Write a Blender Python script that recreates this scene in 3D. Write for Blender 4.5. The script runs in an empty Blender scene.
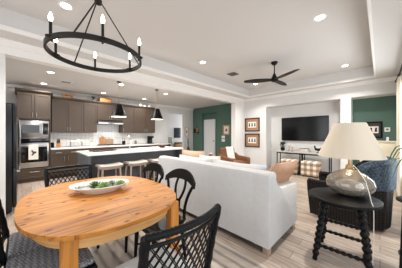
import bpy, bmesh, math, random
from mathutils import Vector, Matrix
random.seed(7)
S = bpy.context.scene
COL = S.collection
PI = math.pi
H = 1.35
CEIL = 2.78
TRAY = 3.08

# ------------------------------------------------------------------ camera
cam_d = bpy.data.cameras.new('camera')
cam_d.sensor_fit = 'HORIZONTAL'; cam_d.sensor_width = 36.0
cam_d.lens = 36.0 * 179.0 / 402.0
cam_d.clip_start = 0.05
cam = bpy.data.objects.new('camera', cam_d); COL.objects.link(cam)
cam.location = (0, 0, H); cam.rotation_euler = (PI / 2, 0, PI / 4)
S.camera = cam
# ------------------------------------------------------------------ exposure, sky, big lights
S.view_settings.view_transform = 'Standard'
S.view_settings.look = 'None'
S.view_settings.gamma = 1.0
S.view_settings.exposure = 0.08
S.view_settings.use_curve_mapping = False
W = bpy.data.worlds.new('daylight'); S.world = W; W.use_nodes = True
bg = W.node_tree.nodes['Background']
bg.inputs[0].default_value = (0.90, 0.95, 1.0, 1); bg.inputs[1].default_value = 0.95


def area_light(name, loc, rot, sx, sy, power, col=(1, 1, 1)):
    d = bpy.data.lights.new(name, 'AREA'); d.shape = 'RECTANGLE'; d.size = sx; d.size_y = sy
    d.energy = power; d.color = col
    o = bpy.data.objects.new(name, d); COL.objects.link(o); o.location = loc; o.rotation_euler = rot
    return o


# daylight from the window wall behind the camera and from the window in the right-hand wall
area_light('window_and_fill_light', (-1.6, -2.3, 1.6), (PI / 2, 0, 0), 3.6, 2.2, 42, (0.93, 0.97, 1.0))
area_light('window_and_fill_light', (1.9, 0.8, 1.6), (PI / 2, 0, PI / 2), 3.4, 2.2, 42, (0.93, 0.97, 1.0))
area_light('window_and_fill_light', (0.62, 4.65, 1.5), (PI / 2, 0, PI / 2), 2.4, 1.9, 75, (0.93, 0.97, 1.0))


area_light('window_and_fill_light', (-8.6, 8.9, 1.6), (PI / 2, 0, PI), 1.6, 1.8, 45, (0.95, 0.97, 1.0))  # added fill brightening the room beyond the opening; no window stands there

# ------------------------------------------------------------------ materials
def lin(c):
    return tuple(((v / 255) / 12.92 if v / 255 <= .04045 else ((v / 255 + .055) / 1.055) ** 2.4) for v in c)


def mat(name, rgb, rough=.6, metal=0, noise=0.0, scale=8, bump=0.0, bscale=60, spec=.5, coat=0, trans=0, ior=1.45, alpha=1,
        emit=None, estr=0, sheen=0, stretch=(1, 1, 1)):
    m = bpy.data.materials.new(name); m.use_nodes = True
    nt = m.node_tree; b = nt.nodes['Principled BSDF']
    c = lin(rgb)
    b.inputs['Base Color'].default_value = (*c, 1)
    b.inputs['Roughness'].default_value = rough
    b.inputs['Metallic'].default_value = metal
    b.inputs['Specular IOR Level'].default_value = spec
    b.inputs['Coat Weight'].default_value = coat
    b.inputs['Transmission Weight'].default_value = trans
    b.inputs['IOR'].default_value = ior
    b.inputs['Alpha'].default_value = alpha
    if emit:
        b.inputs['Emission Color'].default_value = (*lin(emit), 1); b.inputs['Emission Strength'].default_value = estr
    tc = nt.nodes.new('ShaderNodeTexCoord'); mp = nt.nodes.new('ShaderNodeMapping')
    nt.links.new(tc.outputs['Object'], mp.inputs[0]); mp.inputs['Scale'].default_value = stretch
    if noise:
        n = nt.nodes.new('ShaderNodeTexNoise'); n.inputs['Scale'].default_value = scale; n.inputs['Detail'].default_value = 4
        nt.links.new(mp.outputs[0], n.inputs['Vector'])
        r = nt.nodes.new('ShaderNodeValToRGB')
        r.color_ramp.elements[0].position = .3; r.color_ramp.elements[1].position = .7
        r.color_ramp.elements[0].color = (*[max(0, x * (1 - noise)) for x in c], 1)
        r.color_ramp.elements[1].color = (*[min(1, x * (1 + noise)) for x in c], 1)
        nt.links.new(n.outputs[0], r.inputs[0]); nt.links.new(r.outputs[0], b.inputs['Base Color'])
    if bump:
        n2 = nt.nodes.new('ShaderNodeTexNoise'); n2.inputs['Scale'].default_value = bscale; n2.inputs['Detail'].default_value = 3
        nt.links.new(mp.outputs[0], n2.inputs['Vector'])
        bp = nt.nodes.new('ShaderNodeBump'); bp.inputs['Strength'].default_value = bump; bp.inputs['Distance'].default_value = .01
        nt.links.new(n2.outputs[0], bp.inputs['Height']); nt.links.new(bp.outputs[0], b.inputs['Normal'])
    return m


def ramp(nt, fac, stops):
    r = nt.nodes.new('ShaderNodeValToRGB')
    e = r.color_ramp.elements
    while len(e) < len(stops): e.new(.5)
    for i, (p, c) in enumerate(stops):
        e[i].position = p; e[i].color = (*lin(c), 1)
    nt.links.new(fac, r.inputs[0])
    return r.outputs[0]


def mixc(nt, fac, a, b, mode='MIX'):
    n = nt.nodes.new('ShaderNodeMix'); n.data_type = 'RGBA'; n.blend_type = mode
    if isinstance(fac, (int, float)): n.inputs[0].default_value = fac
    else: nt.links.new(fac, n.inputs[0])
    for k, v in ((6, a), (7, b)):
        if isinstance(v, tuple): n.inputs[k].default_value = (*lin(v), 1)
        else: nt.links.new(v, n.inputs[k])
    return n.outputs[2]


def coords(nt, scale=(1, 1, 1), rot=(0, 0, 0)):
    tc = nt.nodes.new('ShaderNodeTexCoord'); mp = nt.nodes.new('ShaderNodeMapping')
    nt.links.new(tc.outputs['Object'], mp.inputs[0]); mp.inputs['Scale'].default_value = scale; mp.inputs['Rotation'].default_value = rot
    return mp.outputs[0]


def noise_out(nt, vec, scale, detail=4, dist=0):
    n = nt.nodes.new('ShaderNodeTexNoise'); n.inputs['Scale'].default_value = scale; n.inputs['Detail'].default_value = detail
    n.inputs['Distortion'].default_value = dist
    nt.links.new(vec, n.inputs['Vector']); return n.outputs[0]


def floor_mat():
    m = mat('light_wood_planks', (184, 170, 156), .38); nt = m.node_tree; b = nt.nodes['Principled BSDF']
    v = coords(nt, (1, 1, 1))
    br = nt.nodes.new('ShaderNodeTexBrick')
    br.inputs['Scale'].default_value = 1; br.inputs['Brick Width'].default_value = 1.4; br.inputs['Row Height'].default_value = .17
    br.inputs['Mortar Size'].default_value = .0035; br.inputs['Bias'].default_value = 0
    br.inputs['Color1'].default_value = (*lin((202, 188, 175)), 1); br.inputs['Color2'].default_value = (*lin((172, 157, 144)), 1)
    br.inputs['Mortar'].default_value = (*lin((140, 126, 114)), 1)
    nt.links.new(v, br.inputs['Vector'])
    g = noise_out(nt, coords(nt, (1.2, 14, 1)), 3, 6, .4)
    gr = ramp(nt, g, [(.3, (196, 186, 176)), (.7, (255, 255, 255))])
    c = mixc(nt, 1.0, br.outputs[0], gr, 'MULTIPLY')
    nt.links.new(c, b.inputs['Base Color'])
    return m


def pine_mat(name, along=(1, 10, 10), base=((152, 88, 30), (222, 152, 70)), knots=True, boards=True):
    m = mat(name, (205, 140, 70), .5, spec=.35); nt = m.node_tree; b = nt.nodes['Principled BSDF']
    g = noise_out(nt, coords(nt, along), 2.2, 7, 1.0)
    c = ramp(nt, g, [(.28, base[0]), (.45, tuple((x + 2 * y) // 3 for x, y in zip(*base))), (.7, base[1])])
    if boards:
        br = nt.nodes.new('ShaderNodeTexBrick'); br.inputs['Scale'].default_value = 1
        br.inputs['Brick Width'].default_value = 4; br.inputs['Row Height'].default_value = .115; br.inputs['Mortar Size'].default_value = .0018
        br.inputs['Color1'].default_value = (1, 1, 1, 1); br.inputs['Color2'].default_value = (.88, .85, .8, 1); br.inputs['Mortar'].default_value = (.45, .3, .2, 1)
        nt.links.new(coords(nt, (1, 1, 1), (0, 0, PI / 2) if along[1] < along[0] else (0, 0, 0)), br.inputs['Vector'])
        c = mixc(nt, 1.0, c, br.outputs[0], 'MULTIPLY')
    if knots:
        vo = nt.nodes.new('ShaderNodeTexVoronoi'); vo.voronoi_dimensions = '2D'; vo.inputs['Scale'].default_value = 5.2
        nt.links.new(coords(nt, (1.3, .8, 1)), vo.inputs['Vector'])
        k = ramp(nt, vo.outputs['Distance'], [(.035, (255, 255, 255)), (.11, (0, 0, 0))])
        c = mixc(nt, k, c, (84, 40, 14))
    nt.links.new(c, b.inputs['Base Color'])
    return m


def rug_mat():
    m = mat('striped_rug', (170, 160, 150), .9, bump=.3, bscale=150); nt = m.node_tree; b = nt.nodes['Principled BSDF']
    w = nt.nodes.new('ShaderNodeTexWave'); w.wave_type = 'BANDS'; w.bands_direction = 'Y'; w.inputs['Scale'].default_value = 2.6
    w.inputs['Distortion'].default_value = .6; w.inputs['Detail'].default_value = 2; w.inputs['Detail Scale'].default_value = 3
    nt.links.new(coords(nt), w.inputs['Vector'])
    c = ramp(nt, w.outputs[0], [(.06, (150, 140, 131)), (.3, (186, 174, 162)), (.8, (196, 184, 172))])
    nt.links.new(c, b.inputs['Base Color']); return m


def tile_mat():
    m = mat('white_mosaic_tile', (222, 221, 219), .25); nt = m.node_tree; b = nt.nodes['Principled BSDF']
    vo = nt.nodes.new('ShaderNodeTexVoronoi'); vo.feature = 'DISTANCE_TO_EDGE'; vo.inputs['Scale'].default_value = 9; vo.inputs['Randomness'].default_value = .15
    nt.links.new(coords(nt, (1, 1, 1.25), (.0, 0, 0)), vo.inputs['Vector'])
    c = ramp(nt, vo.outputs['Distance'], [(.02, (204, 203, 202)), (.07, (232, 231, 229))])
    nt.links.new(c, b.inputs['Base Color']); return m


def plaid_mat():
    m = mat('tan_plaid_fabric', (220, 210, 198), .9); nt = m.node_tree; b = nt.nodes['Principled BSDF']
    outs = []
    for d in 'XZ':
        w = nt.nodes.new('ShaderNodeTexWave'); w.wave_type = 'BANDS'; w.bands_direction = d; w.inputs['Scale'].default_value = 1.85
        w.inputs['Phase Offset'].default_value = 1.2
        nt.links.new(coords(nt), w.inputs['Vector'])
        outs.append(ramp(nt, w.outputs[0], [(.3, (242, 237, 229)), (.7, (186, 168, 150))]))
    c = mixc(nt, 1.0, outs[0], outs[1], 'MULTIPLY')
    nt.links.new(c, b.inputs['Base Color']); return m


def weave_mat(name, c1, c2, scale=55, rough=.8):
    m = mat(name, c1, rough); nt = m.node_tree; b = nt.nodes['Principled BSDF']
    vo = nt.nodes.new('ShaderNodeTexChecker'); vo.inputs['Scale'].default_value = scale
    nt.links.new(coords(nt, (1, 1, 1), (.5, .3, .6)), vo.inputs['Vector'])
    n = noise_out(nt, coords(nt), scale * 1.2, 2)
    c = mixc(nt, vo.outputs['Fac'], c1, c2)
    c = mixc(nt, 1.0, c, ramp(nt, n, [(.3, (150, 150, 150)), (.7, (255, 255, 255))]), 'MULTIPLY')
    nt.links.new(c, b.inputs['Base Color'])
    bp = nt.nodes.new('ShaderNodeBump'); bp.inputs['Strength'].default_value = .4; bp.inputs['Distance'].default_value = .008
    nt.links.new(vo.outputs['Fac'], bp.inputs['Height']); nt.links.new(bp.outputs[0], b.inputs['Normal'])
    return m


def wicker_mat():
    m = mat('dark_wicker', (46, 43, 42), .7, spec=.25); nt = m.node_tree; b = nt.nodes['Principled BSDF']
    outs = []
    for d, s in (('X', 9), ('Z', 9)):
        w = nt.nodes.new('ShaderNodeTexWave'); w.wave_type = 'BANDS'; w.bands_direction = d; w.inputs['Scale'].default_value = s
        nt.links.new(coords(nt), w.inputs['Vector']); outs.append(w.outputs[0])
    mx = nt.nodes.new('ShaderNodeMath'); mx.operation = 'MINIMUM'
    nt.links.new(outs[0], mx.inputs[0]); nt.links.new(outs[1], mx.inputs[1])
    c = ramp(nt, mx.outputs[0], [(.02, (10, 9, 9)), (.35, (40, 37, 36))])
    nt.links.new(c, b.inputs['Base Color'])
    bp = nt.nodes.new('ShaderNodeBump'); bp.inputs['Strength'].default_value = .5; bp.inputs['Distance'].default_value = .01
    nt.links.new(mx.outputs[0], bp.inputs['Height']); nt.links.new(bp.outputs[0], b.inputs['Normal'])
    return m


def pane_mat():
    m = bpy.data.materials.new('window_glass'); m.use_nodes = True; nt = m.node_tree
    for n in list(nt.nodes): nt.nodes.remove(n)
    o = nt.nodes.new('ShaderNodeOutputMaterial'); mx = nt.nodes.new('ShaderNodeMixShader'); tr = nt.nodes.new('ShaderNodeBsdfTransparent'); gl = nt.nodes.new('ShaderNodeBsdfGlossy')
    gl.inputs['Roughness'].default_value = .02; mx.inputs[0].default_value = .06
    nt.links.new(tr.outputs[0], mx.inputs[1]); nt.links.new(gl.outputs[0], mx.inputs[2]); nt.links.new(mx.outputs[0], o.inputs[0])
    return m


def glass_mat():
    m = bpy.data.materials.new('smoky_clear_glass'); m.use_nodes = True; nt = m.node_tree
    for n in list(nt.nodes): nt.nodes.remove(n)
    N = nt.nodes.new; o = N('ShaderNodeOutputMaterial'); tr = N('ShaderNodeBsdfTransparent'); gl = N('ShaderNodeBsdfGlossy'); tl = N('ShaderNodeBsdfDiffuse')
    tr.inputs[0].default_value = (.985, .965, .93, 1); gl.inputs['Roughness'].default_value = .04; gl.inputs[0].default_value = (1, .97, .93, 1)
    tl.inputs[0].default_value = (*lin((236, 224, 206)), 1)
    fr = N('ShaderNodeLayerWeight'); fr.inputs[0].default_value = .45
    m1 = N('ShaderNodeMixShader'); m1.inputs[0].default_value = .22
    nt.links.new(tr.outputs[0], m1.inputs[1]); nt.links.new(tl.outputs[0], m1.inputs[2])
    m2 = N('ShaderNodeMixShader'); nt.links.new(fr.outputs['Fresnel'], m2.inputs[0])
    nt.links.new(m1.outputs[0], m2.inputs[1]); nt.links.new(gl.outputs[0], m2.inputs[2]); nt.links.new(m2.outputs[0], o.inputs[0])
    return m


M = dict(
    wall=mat('warm_white_paint', (222, 221, 219), .8, noise=.015, scale=3),
    ceil=mat('white_ceiling_paint', (212, 210, 208), .9),
    trim=mat('white_trim_paint', (236, 234, 231), .5),
    green=mat('deep_green_paint', (86, 114, 102), .75, noise=.03, scale=3),
    door=mat('white_door_paint', (232, 234, 236), .45),
    floor=floor_mat(), rug=rug_mat(), tile=tile_mat(),
    cab=mat('taupe_cabinet_paint', (76, 63, 52), .42, noise=.06, scale=5),
    island=mat('charcoal_cabinet_paint', (80, 82, 86), .45),
    quartz=mat('white_quartz', (236, 235, 233), .18, noise=.02, scale=6),
    steel=mat('brushed_steel', (190, 190, 192), .28, metal=1, noise=.08, scale=30),
    nickel=mat('satin_nickel', (205, 203, 198), .3, metal=1),
    blacksteel=mat('black_steel', (52, 53, 56), .3, metal=.6),
    blackglass=mat('black_oven_glass', (14, 14, 16), .06, spec=.8),
    screen=mat('tv_screen', (10, 11, 14), .12, spec=.5),
    black=mat('black_paint', (11, 11, 12), .42, spec=.22),
    matteblack=mat('matte_black_metal', (20, 19, 19), .5, spec=.3),
    iron=mat('dark_bronze_iron', (44, 40, 37), .5, metal=.5),
    flame=mat('lit_candle_bulb', (255, 244, 225), .4, emit=(255, 238, 210), estr=14),
    lens=mat('lit_downlight_lens', (255, 252, 245), .4, emit=(255, 248, 236), estr=9),
    pendin=mat('lit_pendant_diffuser', (255, 252, 245), .4, emit=(255, 246, 230), estr=4),
    wicker=mat('black_wicker_strand', (11, 13, 17), .45, spec=.25, noise=.25, scale=40, bump=.4, bscale=120),
    wickerb=wicker_mat(),
    tweed=weave_mat('grey_tweed', (206, 208, 212), (138, 142, 150), 75),
    paleseat=mat('pale_grey_seat_fabric', (196, 198, 198), .8, noise=.04, scale=30, bump=.3, bscale=200),
    pine=pine_mat('knotty_pine', (10, 1, 10)), pinev=pine_mat('pine_leg', (8, 8, 1), knots=False, boards=False),
    pinea=pine_mat('pale_pine_apron', (1.2, 1.2, 12), ((196, 140, 82), (228, 180, 122)), knots=False, boards=False),
    sofa=mat('white_slipcover_linen', (200, 199, 198), .9, noise=.03, scale=14, bump=.35, bscale=40),
    tanpil=mat('tan_leather_pillow', (188, 148, 120), .6, noise=.08, scale=10, bump=.2),
    beigepil=mat('beige_pillow', (206, 178, 152), .9, noise=.05, scale=12),
    creampil=mat('cream_pillow', (232, 224, 212), .9, noise=.03),
    oak=mat('light_oak', (176, 146, 114), .5, noise=.12, scale=6, stretch=(8, 8, 1)),
    greywood=mat('washed_wood', (176, 154, 134), .55, noise=.12, scale=6, stretch=(8, 8, 1)),
    stoolf=mat('oatmeal_linen', (172, 164, 155), .9, noise=.05, scale=30),
    leather=mat('cognac_leather', (118, 76, 46), .45, noise=.15, scale=7, bump=.15),
    throw=mat('white_knit_throw', (236, 230, 222), .95, bump=.6, bscale=60),
    shade=mat('cream_lamp_shade', (226, 213, 192), .8, emit=(255, 236, 205), estr=.0),
    glass=glass_mat(),
    cord=mat('white_cord', (222, 216, 206), .6),
    gold=mat('aged_brass', (176, 140, 84), .3, metal=1),
    tweedblue=weave_mat('slate_blue_weave', (82, 101, 118), (54, 70, 88), 30),
    cream=mat('cream_paint', (238, 230, 206), .55),
    curtain=mat('cream_curtain', (232, 224, 206), .9, noise=.03),
    trimdot=mat('brown_trim_bead', (74, 58, 44), .8),
    plaid=plaid_mat(),
    stonetop=mat('pale_stone_top', (196, 190, 182), .5, noise=.06),
    frame=mat('dark_frame_wood', (48, 34, 26), .5),
    succ=mat('succulent_green', (122, 150, 78), .5, noise=.2, scale=30),
    succd=mat('dark_succulent_green', (88, 116, 62), .5, noise=.2, scale=30),
    leaf=mat('green_leaf', (84, 112, 62), .5, noise=.25, scale=30),
    darkleaf=mat('dark_green_leaf', (48, 66, 44), .6, noise=.25, scale=30),
    paleleaf=mat('grey_green_leaf', (150, 158, 142), .6, noise=.15, scale=30),
    greystem=mat('dark_twig', (70, 66, 62), .7),
    ceramic=mat('glossy_white_ceramic', (240, 240, 238), .15, coat=.4),
    wood=mat('warm_wood', (190, 134, 82), .5, noise=.15, scale=6, stretch=(1, 6, 1)),
    darkwood=mat('dark_walnut', (74, 52, 38), .4, noise=.2, scale=8, stretch=(1, 6, 6)),
    copper=mat('copper', (196, 116, 74), .35, metal=.7),
    mat_tan=mat('tan_picture_mount', (172, 130, 98), .8),
    paper=mat('white_print_paper', (236, 232, 226), .8),
    ink=mat('dark_print_ink', (70, 64, 60), .8),
    red=mat('red_print_ink', (150, 70, 60), .8),
    rattan=mat('tan_basket', (184, 152, 110), .8, noise=.2, scale=40, bump=.5, bscale=90),
    plastic=mat('white_plastic', (238, 238, 236), .4),
    pane=pane_mat(),
    gray=mat('grey_metal', (120, 120, 122), .5, metal=.5),
    wax=mat('rose_candle_jar', (150, 96, 80), .35),
)


# ------------------------------------------------------------------ mesh builder
class MB:
    def __init__(self):
        self.bm = bmesh.new()

    def box(self, x0, x1, y0, y1, z0, z1, bev=0, seg=2, mtx=None):
        r = bmesh.ops.create_cube(self.bm, size=1)
        vs = r['verts']
        for v in vs:
            v.co = Vector(((x0 + x1) / 2 + v.co.x * (x1 - x0), (y0 + y1) / 2 + v.co.y * (y1 - y0), (z0 + z1) / 2 + v.co.z * (z1 - z0)))
        if bev:
            es = list({e for v in vs for e in v.link_edges})
            rr = bmesh.ops.bevel(self.bm, geom=es, offset=bev, segments=seg, profile=.5, affect='EDGES')
            vs = list({v for f in rr['faces'] for v in f.verts} | {v for v in vs if v.is_valid})
        if mtx is not None:
            for v in vs: v.co = mtx @ v.co
        return self

    def tube(self, pts, r, seg=8, closed=False, flat=1.0, caps=True):
        pts = [Vector(p) for p in pts]; n = len(pts)
        rs = r if isinstance(r, (list, tuple)) else [r] * n
        rings = []; up = None
        for i, p in enumerate(pts):
            if closed: t = (pts[(i + 1) % n] - pts[i - 1])
            else: t = pts[min(i + 1, n - 1)] - pts[max(i - 1, 0)]
            t.normalize()
            if up is None:
                up = Vector((0, 0, 1)) if abs(t.z) < .9 else Vector((1, 0, 0))
            a = t.cross(up)
            if a.length < 1e-4: a = t.cross(Vector((0, 1, 0)))
            a.normalize(); b = a.cross(t).normalized(); up = b
            rings.append([self.bm.verts.new(p + (a * math.cos(2 * PI * k / seg) + b * math.sin(2 * PI * k / seg) * flat) * rs[i]) for k in range(seg)])
        m = n if closed else n - 1
        for i in range(m):
            A = rings[i]; B = rings[(i + 1) % n]
            for k in range(seg):
                self.bm.faces.new((A[k], A[(k + 1) % seg], B[(k + 1) % seg], B[k]))
        if not closed and caps:
            self.bm.faces.new(rings[0][::-1]); self.bm.faces.new(rings[-1])
        return self

    def lathe(self, prof, seg=24, c=(0, 0, 0), sx=1, sy=1, cap=True):
        rings = []
        for r, z in prof:
            rings.append([self.bm.verts.new((c[0] + sx * r * math.cos(2 * PI * k / seg), c[1] + sy * r * math.sin(2 * PI * k / seg), c[2] + z)) for k in range(seg)])
        for A, B in zip(rings, rings[1:]):
            for k in range(seg):
                self.bm.faces.new((A[k], A[(k + 1) % seg], B[(k + 1) % seg], B[k]))
        if cap:
            self.bm.faces.new(rings[0][::-1]); self.bm.faces.new(rings[-1])
        return self

    def prism(self, poly, a0, a1, axis='z'):
        def P(p, a):
            return {'z': (p[0], p[1], a), 'y': (p[0], a, p[1]), 'x': (a, p[0], p[1])}[axis]
        A = [self.bm.verts.new(P(p, a0)) for p in poly]; B = [self.bm.verts.new(P(p, a1)) for p in poly]
        self.bm.faces.new(A[::-1]); self.bm.faces.new(B)
        n = len(poly)
        for k in range(n): self.bm.faces.new((A[k], A[(k + 1) % n], B[(k + 1) % n], B[k]))
        return self

    def grid(self, fn, nu, nv, thick=None):
        """surface fn(u,v)->point, u,v in 0..1; with thick: solid (second skin offset along normal)"""
        V = [[self.bm.verts.new(fn(i / nu, j / nv)) for j in range(nv + 1)] for i in range(nu + 1)]
        fs = []
        for i in range(nu):
            for j in range(nv):
                fs.append(self.bm.faces.new((V[i][j], V[i + 1][j], V[i + 1][j + 1], V[i][j + 1])))
        if thick:
            bmesh.ops.recalc_face_normals(self.bm, faces=fs)
            bmesh.ops.solidify(self.bm, geom=fs, thickness=thick)
        return self

    def pillow(self, w, h, t, n=12, mtx=None, pinch=.06):
        mtx = mtx or Matrix()
        for sgn in (1, -1):
            V = []
            for i in range(n + 1):
                row = []
                for j in range(n + 1):
                    u = -1 + 2 * i / n; v = -1 + 2 * j / n
                    th = (max(0, (1 - abs(u) ** 3)) * max(0, (1 - abs(v) ** 3))) ** .5
                    k = 1 - pinch * (1 - abs(u) ** 2) * abs(v) ** 2
                    k2 = 1 - pinch * (1 - abs(v) ** 2) * abs(u) ** 2
                    row.append(self.bm.verts.new(mtx @ Vector((u * w / 2 * k2, sgn * th * t / 2, v * h / 2 * k))))
                V.append(row)
            for i in range(n):
                for j in range(n):
                    q = (V[i][j], V[i + 1][j], V[i + 1][j + 1], V[i][j + 1])
                    self.bm.faces.new(q if sgn < 0 else q[::-1])
        bmesh.ops.remove_doubles(self.bm, verts=self.bm.verts, dist=1e-5)
        return self

    def build(self, name, m, parent=None, smooth=True, loc=None, rotz=0):
        bmesh.ops.recalc_face_normals(self.bm, faces=self.bm.faces)
        me = bpy.data.meshes.new(name); self.bm.to_mesh(me); self.bm.free()
        if smooth:
            me.polygons.foreach_set('use_smooth', [True] * len(me.polygons))
            try: me.set_sharp_from_angle(angle=math.radians(38))
            except Exception: pass
        me.materials.append(m)
        o = bpy.data.objects.new(name, me); COL.objects.link(o)
        if parent: o.parent = parent
        if loc: o.location = loc
        if rotz: o.rotation_euler = (0, 0, rotz)
        return o


def tag(o, label, cat, group=None):
    o['label'] = label; o['category'] = cat
    if group: o['group'] = group
    return o


def thing(name, label, cat, loc=(0, 0, 0), rotz=0, group=None):
    o = bpy.data.objects.new(name, None); COL.objects.link(o); o.empty_display_size = .1
    o.location = loc; o.rotation_euler = (0, 0, rotz)
    return tag(o, label, cat, group)


def struct(name, mb, m, smooth=False, parent=None):
    o = mb.build(name, m, parent, smooth=smooth)
    if not parent: o['kind'] = 'structure'
    return o


def dup(root, loc, rotz, label):
    r = root.copy(); COL.objects.link(r); r.location = loc; r.rotation_euler = (0, 0, rotz); r['label'] = label
    for ch in list(root.children):
        c = ch.copy(); COL.objects.link(c); c.parent = r
        for g in list(ch.children):
            d = g.copy(); COL.objects.link(d); d.parent = c
    return r


def bobbin(p0, p1, n, r0=.013, r1=.023, k=7):
    p0 = Vector(p0); p1 = Vector(p1); pts = []; rs = []
    N = n * k
    for i in range(N + 1):
        t = i / N
        pts.append(p0.lerp(p1, t)); rs.append(r0 + (r1 - r0) * abs(math.sin(PI * t * n)))
    return pts, rs


# ------------------------------------------------------------------ the room
struct('floor', MB().box(-10.2, 2.2, -2.5, 10.2, -.12, 0), M['floor'])
TX0, TX1, TY0, TY1 = -3.64, -.07, -.9, 6.27
c = MB()
c.box(-10.2, TX0, -2.5, 10.2, CEIL, 3.2).box(TX1, 2.2, -2.5, 10.2, CEIL, 3.2)
c.box(TX0, TX1, TY1, 10.2, CEIL, 3.2).box(TX0, TX1, -2.5, TY0, CEIL, 3.2).box(TX0, TX1, TY0, TY1, TRAY, 3.2)
struct('ceiling', c, M['ceil'])
t = MB()   # moulding round the lip of the tray
t.box(TX0, TX0 + .03, TY0, TY1, CEIL - .012, CEIL + .05).box(TX1 - .03, TX1, TY0, TY1, CEIL - .012, CEIL + .05).box(TX0, TX1, TY1 - .03, TY1, CEIL - .012, CEIL + .05)
struct('trim_1', t, M['trim'])
# beam between the kitchen and the living room, with its crown
struct('wall_header', MB().box(-4.22, -4.05, -2.5, 6.62, 2.575, CEIL), M['trim'])
struct('trim_2', MB().prism([(-4.05, CEIL), (-3.97, CEIL), (-3.97, CEIL - .02), (-4.03, CEIL - .085), (-4.05, CEIL - .085)], -2.5, 6.6, 'y'), M['trim'])
struct('wall_left', MB().box(-4.22, -4.05, -2.5, -.185, 0, 2.575), M['wall'])
struct('wall_corner', MB().box(-4.25, -4.05, 5.98, 6.62, 0, 2.575), M['trim'])
# living-room far wall: two niches
b = MB()
b.box(-4.22, -3.08, 6.6, 7.2, 0, CEIL).box(-.82, -.58, 6.6, 7.06, 0, 2.385)
b.box(-3.08, .7, 6.6, 7.06, 2.385, CEIL).box(-3.08, -.7, 7.06, 7.2, 0, CEIL)
struct('wall_back', b, M['wall'])
struct('wall_niche', MB().box(-.7, .7, 7.06, 7.2, 0, CEIL), M['green'])
struct('trim_3', MB().prism([(6.6, CEIL), (6.52, CEIL), (6.52, CEIL - .02), (6.575, CEIL - .085), (6.6, CEIL - .085)], -4.05, .36, 'x'), M['trim'])
# right wall with a window
w = MB()
w.box(.36, .5, 6.0, 7.2, 0, CEIL).box(.36, .5, 3.05, 3.3, 0, CEIL).box(.36, .5, 3.3, 6.0, 0, .45).box(.36, .5, 3.3, 6.0, 2.45, CEIL)
struct('wall_right', w, M['wall'])
wf = MB()
for y0, y1 in ((3.3, 3.38), (4.6, 4.7), (5.92, 6.0)): wf.box(.41, .46, y0, y1, .45, 2.45)
for z0, z1 in ((.45, .53), (1.4, 1.46), (2.37, 2.45)): wf.box(.41, .46, 3.3, 6.0, z0, z1)
wo = struct('window_1', wf, M['trim'])
MB().box(.432, .438, 3.36, 5.94, .5, 2.4).build('window_pane', M['pane'], wo, smooth=False)
# front wall behind the camera, with a wide window opening
w = MB()
w.box(-10.2, -3.4, -2.5, -2.38, 0, CEIL).box(-3.4, .2, -2.5, -2.38, 0, .4).box(-3.4, .2, -2.5, -2.38, 2.5, CEIL).box(.2, 2.2, -2.5, -2.38, 0, CEIL)
struct('wall_front', w, M['wall'])
# kitchen back wall with a cased opening to the room beyond
w = MB()
w.box(-7.7, -7.55, -2.5, 5.2, 0, CEIL).box(-7.7, -7.55, 6.24, 7.2, 0, CEIL).box(-7.7, -7.55, 5.2, 6.24, 2.42, CEIL)
struct('wall_kitchen', w, M['wall'])
struct('wall_fridge_side', MB().box(-7.55, -4.22, -1.1, -.98, 0, CEIL), M['wall'])
struct('trim_4', MB().prism([(-7.55, CEIL), (-7.47, CEIL), (-7.47, CEIL - .02), (-7.52, CEIL - .09), (-7.55, CEIL - .09)], -.98, 6.9, 'y'), M['trim'])
struct('wall_beyond', MB().box(-9.75, -9.6, 3.5, 9.5, 0, CEIL).box(-9.75, -7.6, 9.4, 9.55, 0, CEIL), M['wall'])
# green wall at the far end of the kitchen, shallow recess with a white door
w = MB()
w.box(-7.55, -6.82, 6.9, 7.06, 0, CEIL).box(-5.77, -4.22, 6.9, 7.06, 0, CEIL).box(-6.82, -5.77, 6.9, 7.06, 2.45, CEIL).box(-7.7, -4.22, 7.06, 7.2, 0, CEIL)
struct('wall_far', w, M['green'])
d = MB().box(-6.8, -6.0, 7.02, 7.06, 0, 2.12)
dr = struct('door_1', d, M['door'])
pn = MB()
for z0, z1 in ((.2, .95), (1.1, 1.95)):
    for x0, x1 in ((-6.7, -6.44), (-6.36, -6.1)): pn.box(x0, x1, 7.008, 7.02, z0, z1, .004)
pn.build('door_panel', M['door'], dr, smooth=False)
MB().lathe([(.012, 0), (.028, .02), (.028, .045), (.01, .055)], 12).build('door_knob', M['matteblack'], dr).matrix_local = Matrix.Translation((-6.07, 7.02, 1.0)) @ Matrix.Rotation(PI / 2, 4, 'X')
struct('baseboard_back', MB().box(-4.05, -3.08, 6.585, 6.6, 0, .13).box(-3.08, -.82, 7.045, 7.06, 0, .13).box(-.58, .36, 7.045, 7.06, 0, .13), M['trim'])
struct('baseboard_far', MB().box(-7.55, -6.82, 6.885, 6.9, 0, .13).box(-5.77, -4.25, 6.885, 6.9, 0, .13), M['trim'])

# ------------------------------------------------------------------ recessed lights, vents
def recessed(x, y, z, label, grp, power):
    t = thing('recessed_light', label, 'ceiling light', (x, y, z), 0, grp)
    MB().lathe([(.062, 0), (.062, -.004), (.088, -.004), (.088, 0)], 24, cap=False).build('trim_ring', M['plastic'], t)
    MB().lathe([(.06, -.001), (.058, -.005), (.001, -.006)], 24).build('lens', M['lens'], t)
    d = bpy.data.lights.new('downlight', 'AREA'); d.shape = 'DISK'; d.size = .11; d.energy = power; d.color = (1, .965, .92)
    d.spread = math.radians(118 if z > 3 else 172)
    o = bpy.data.objects.new('downlight', d); COL.objects.link(o); o.parent = t; o.location = (0, 0, -.012)
    return t


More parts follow.
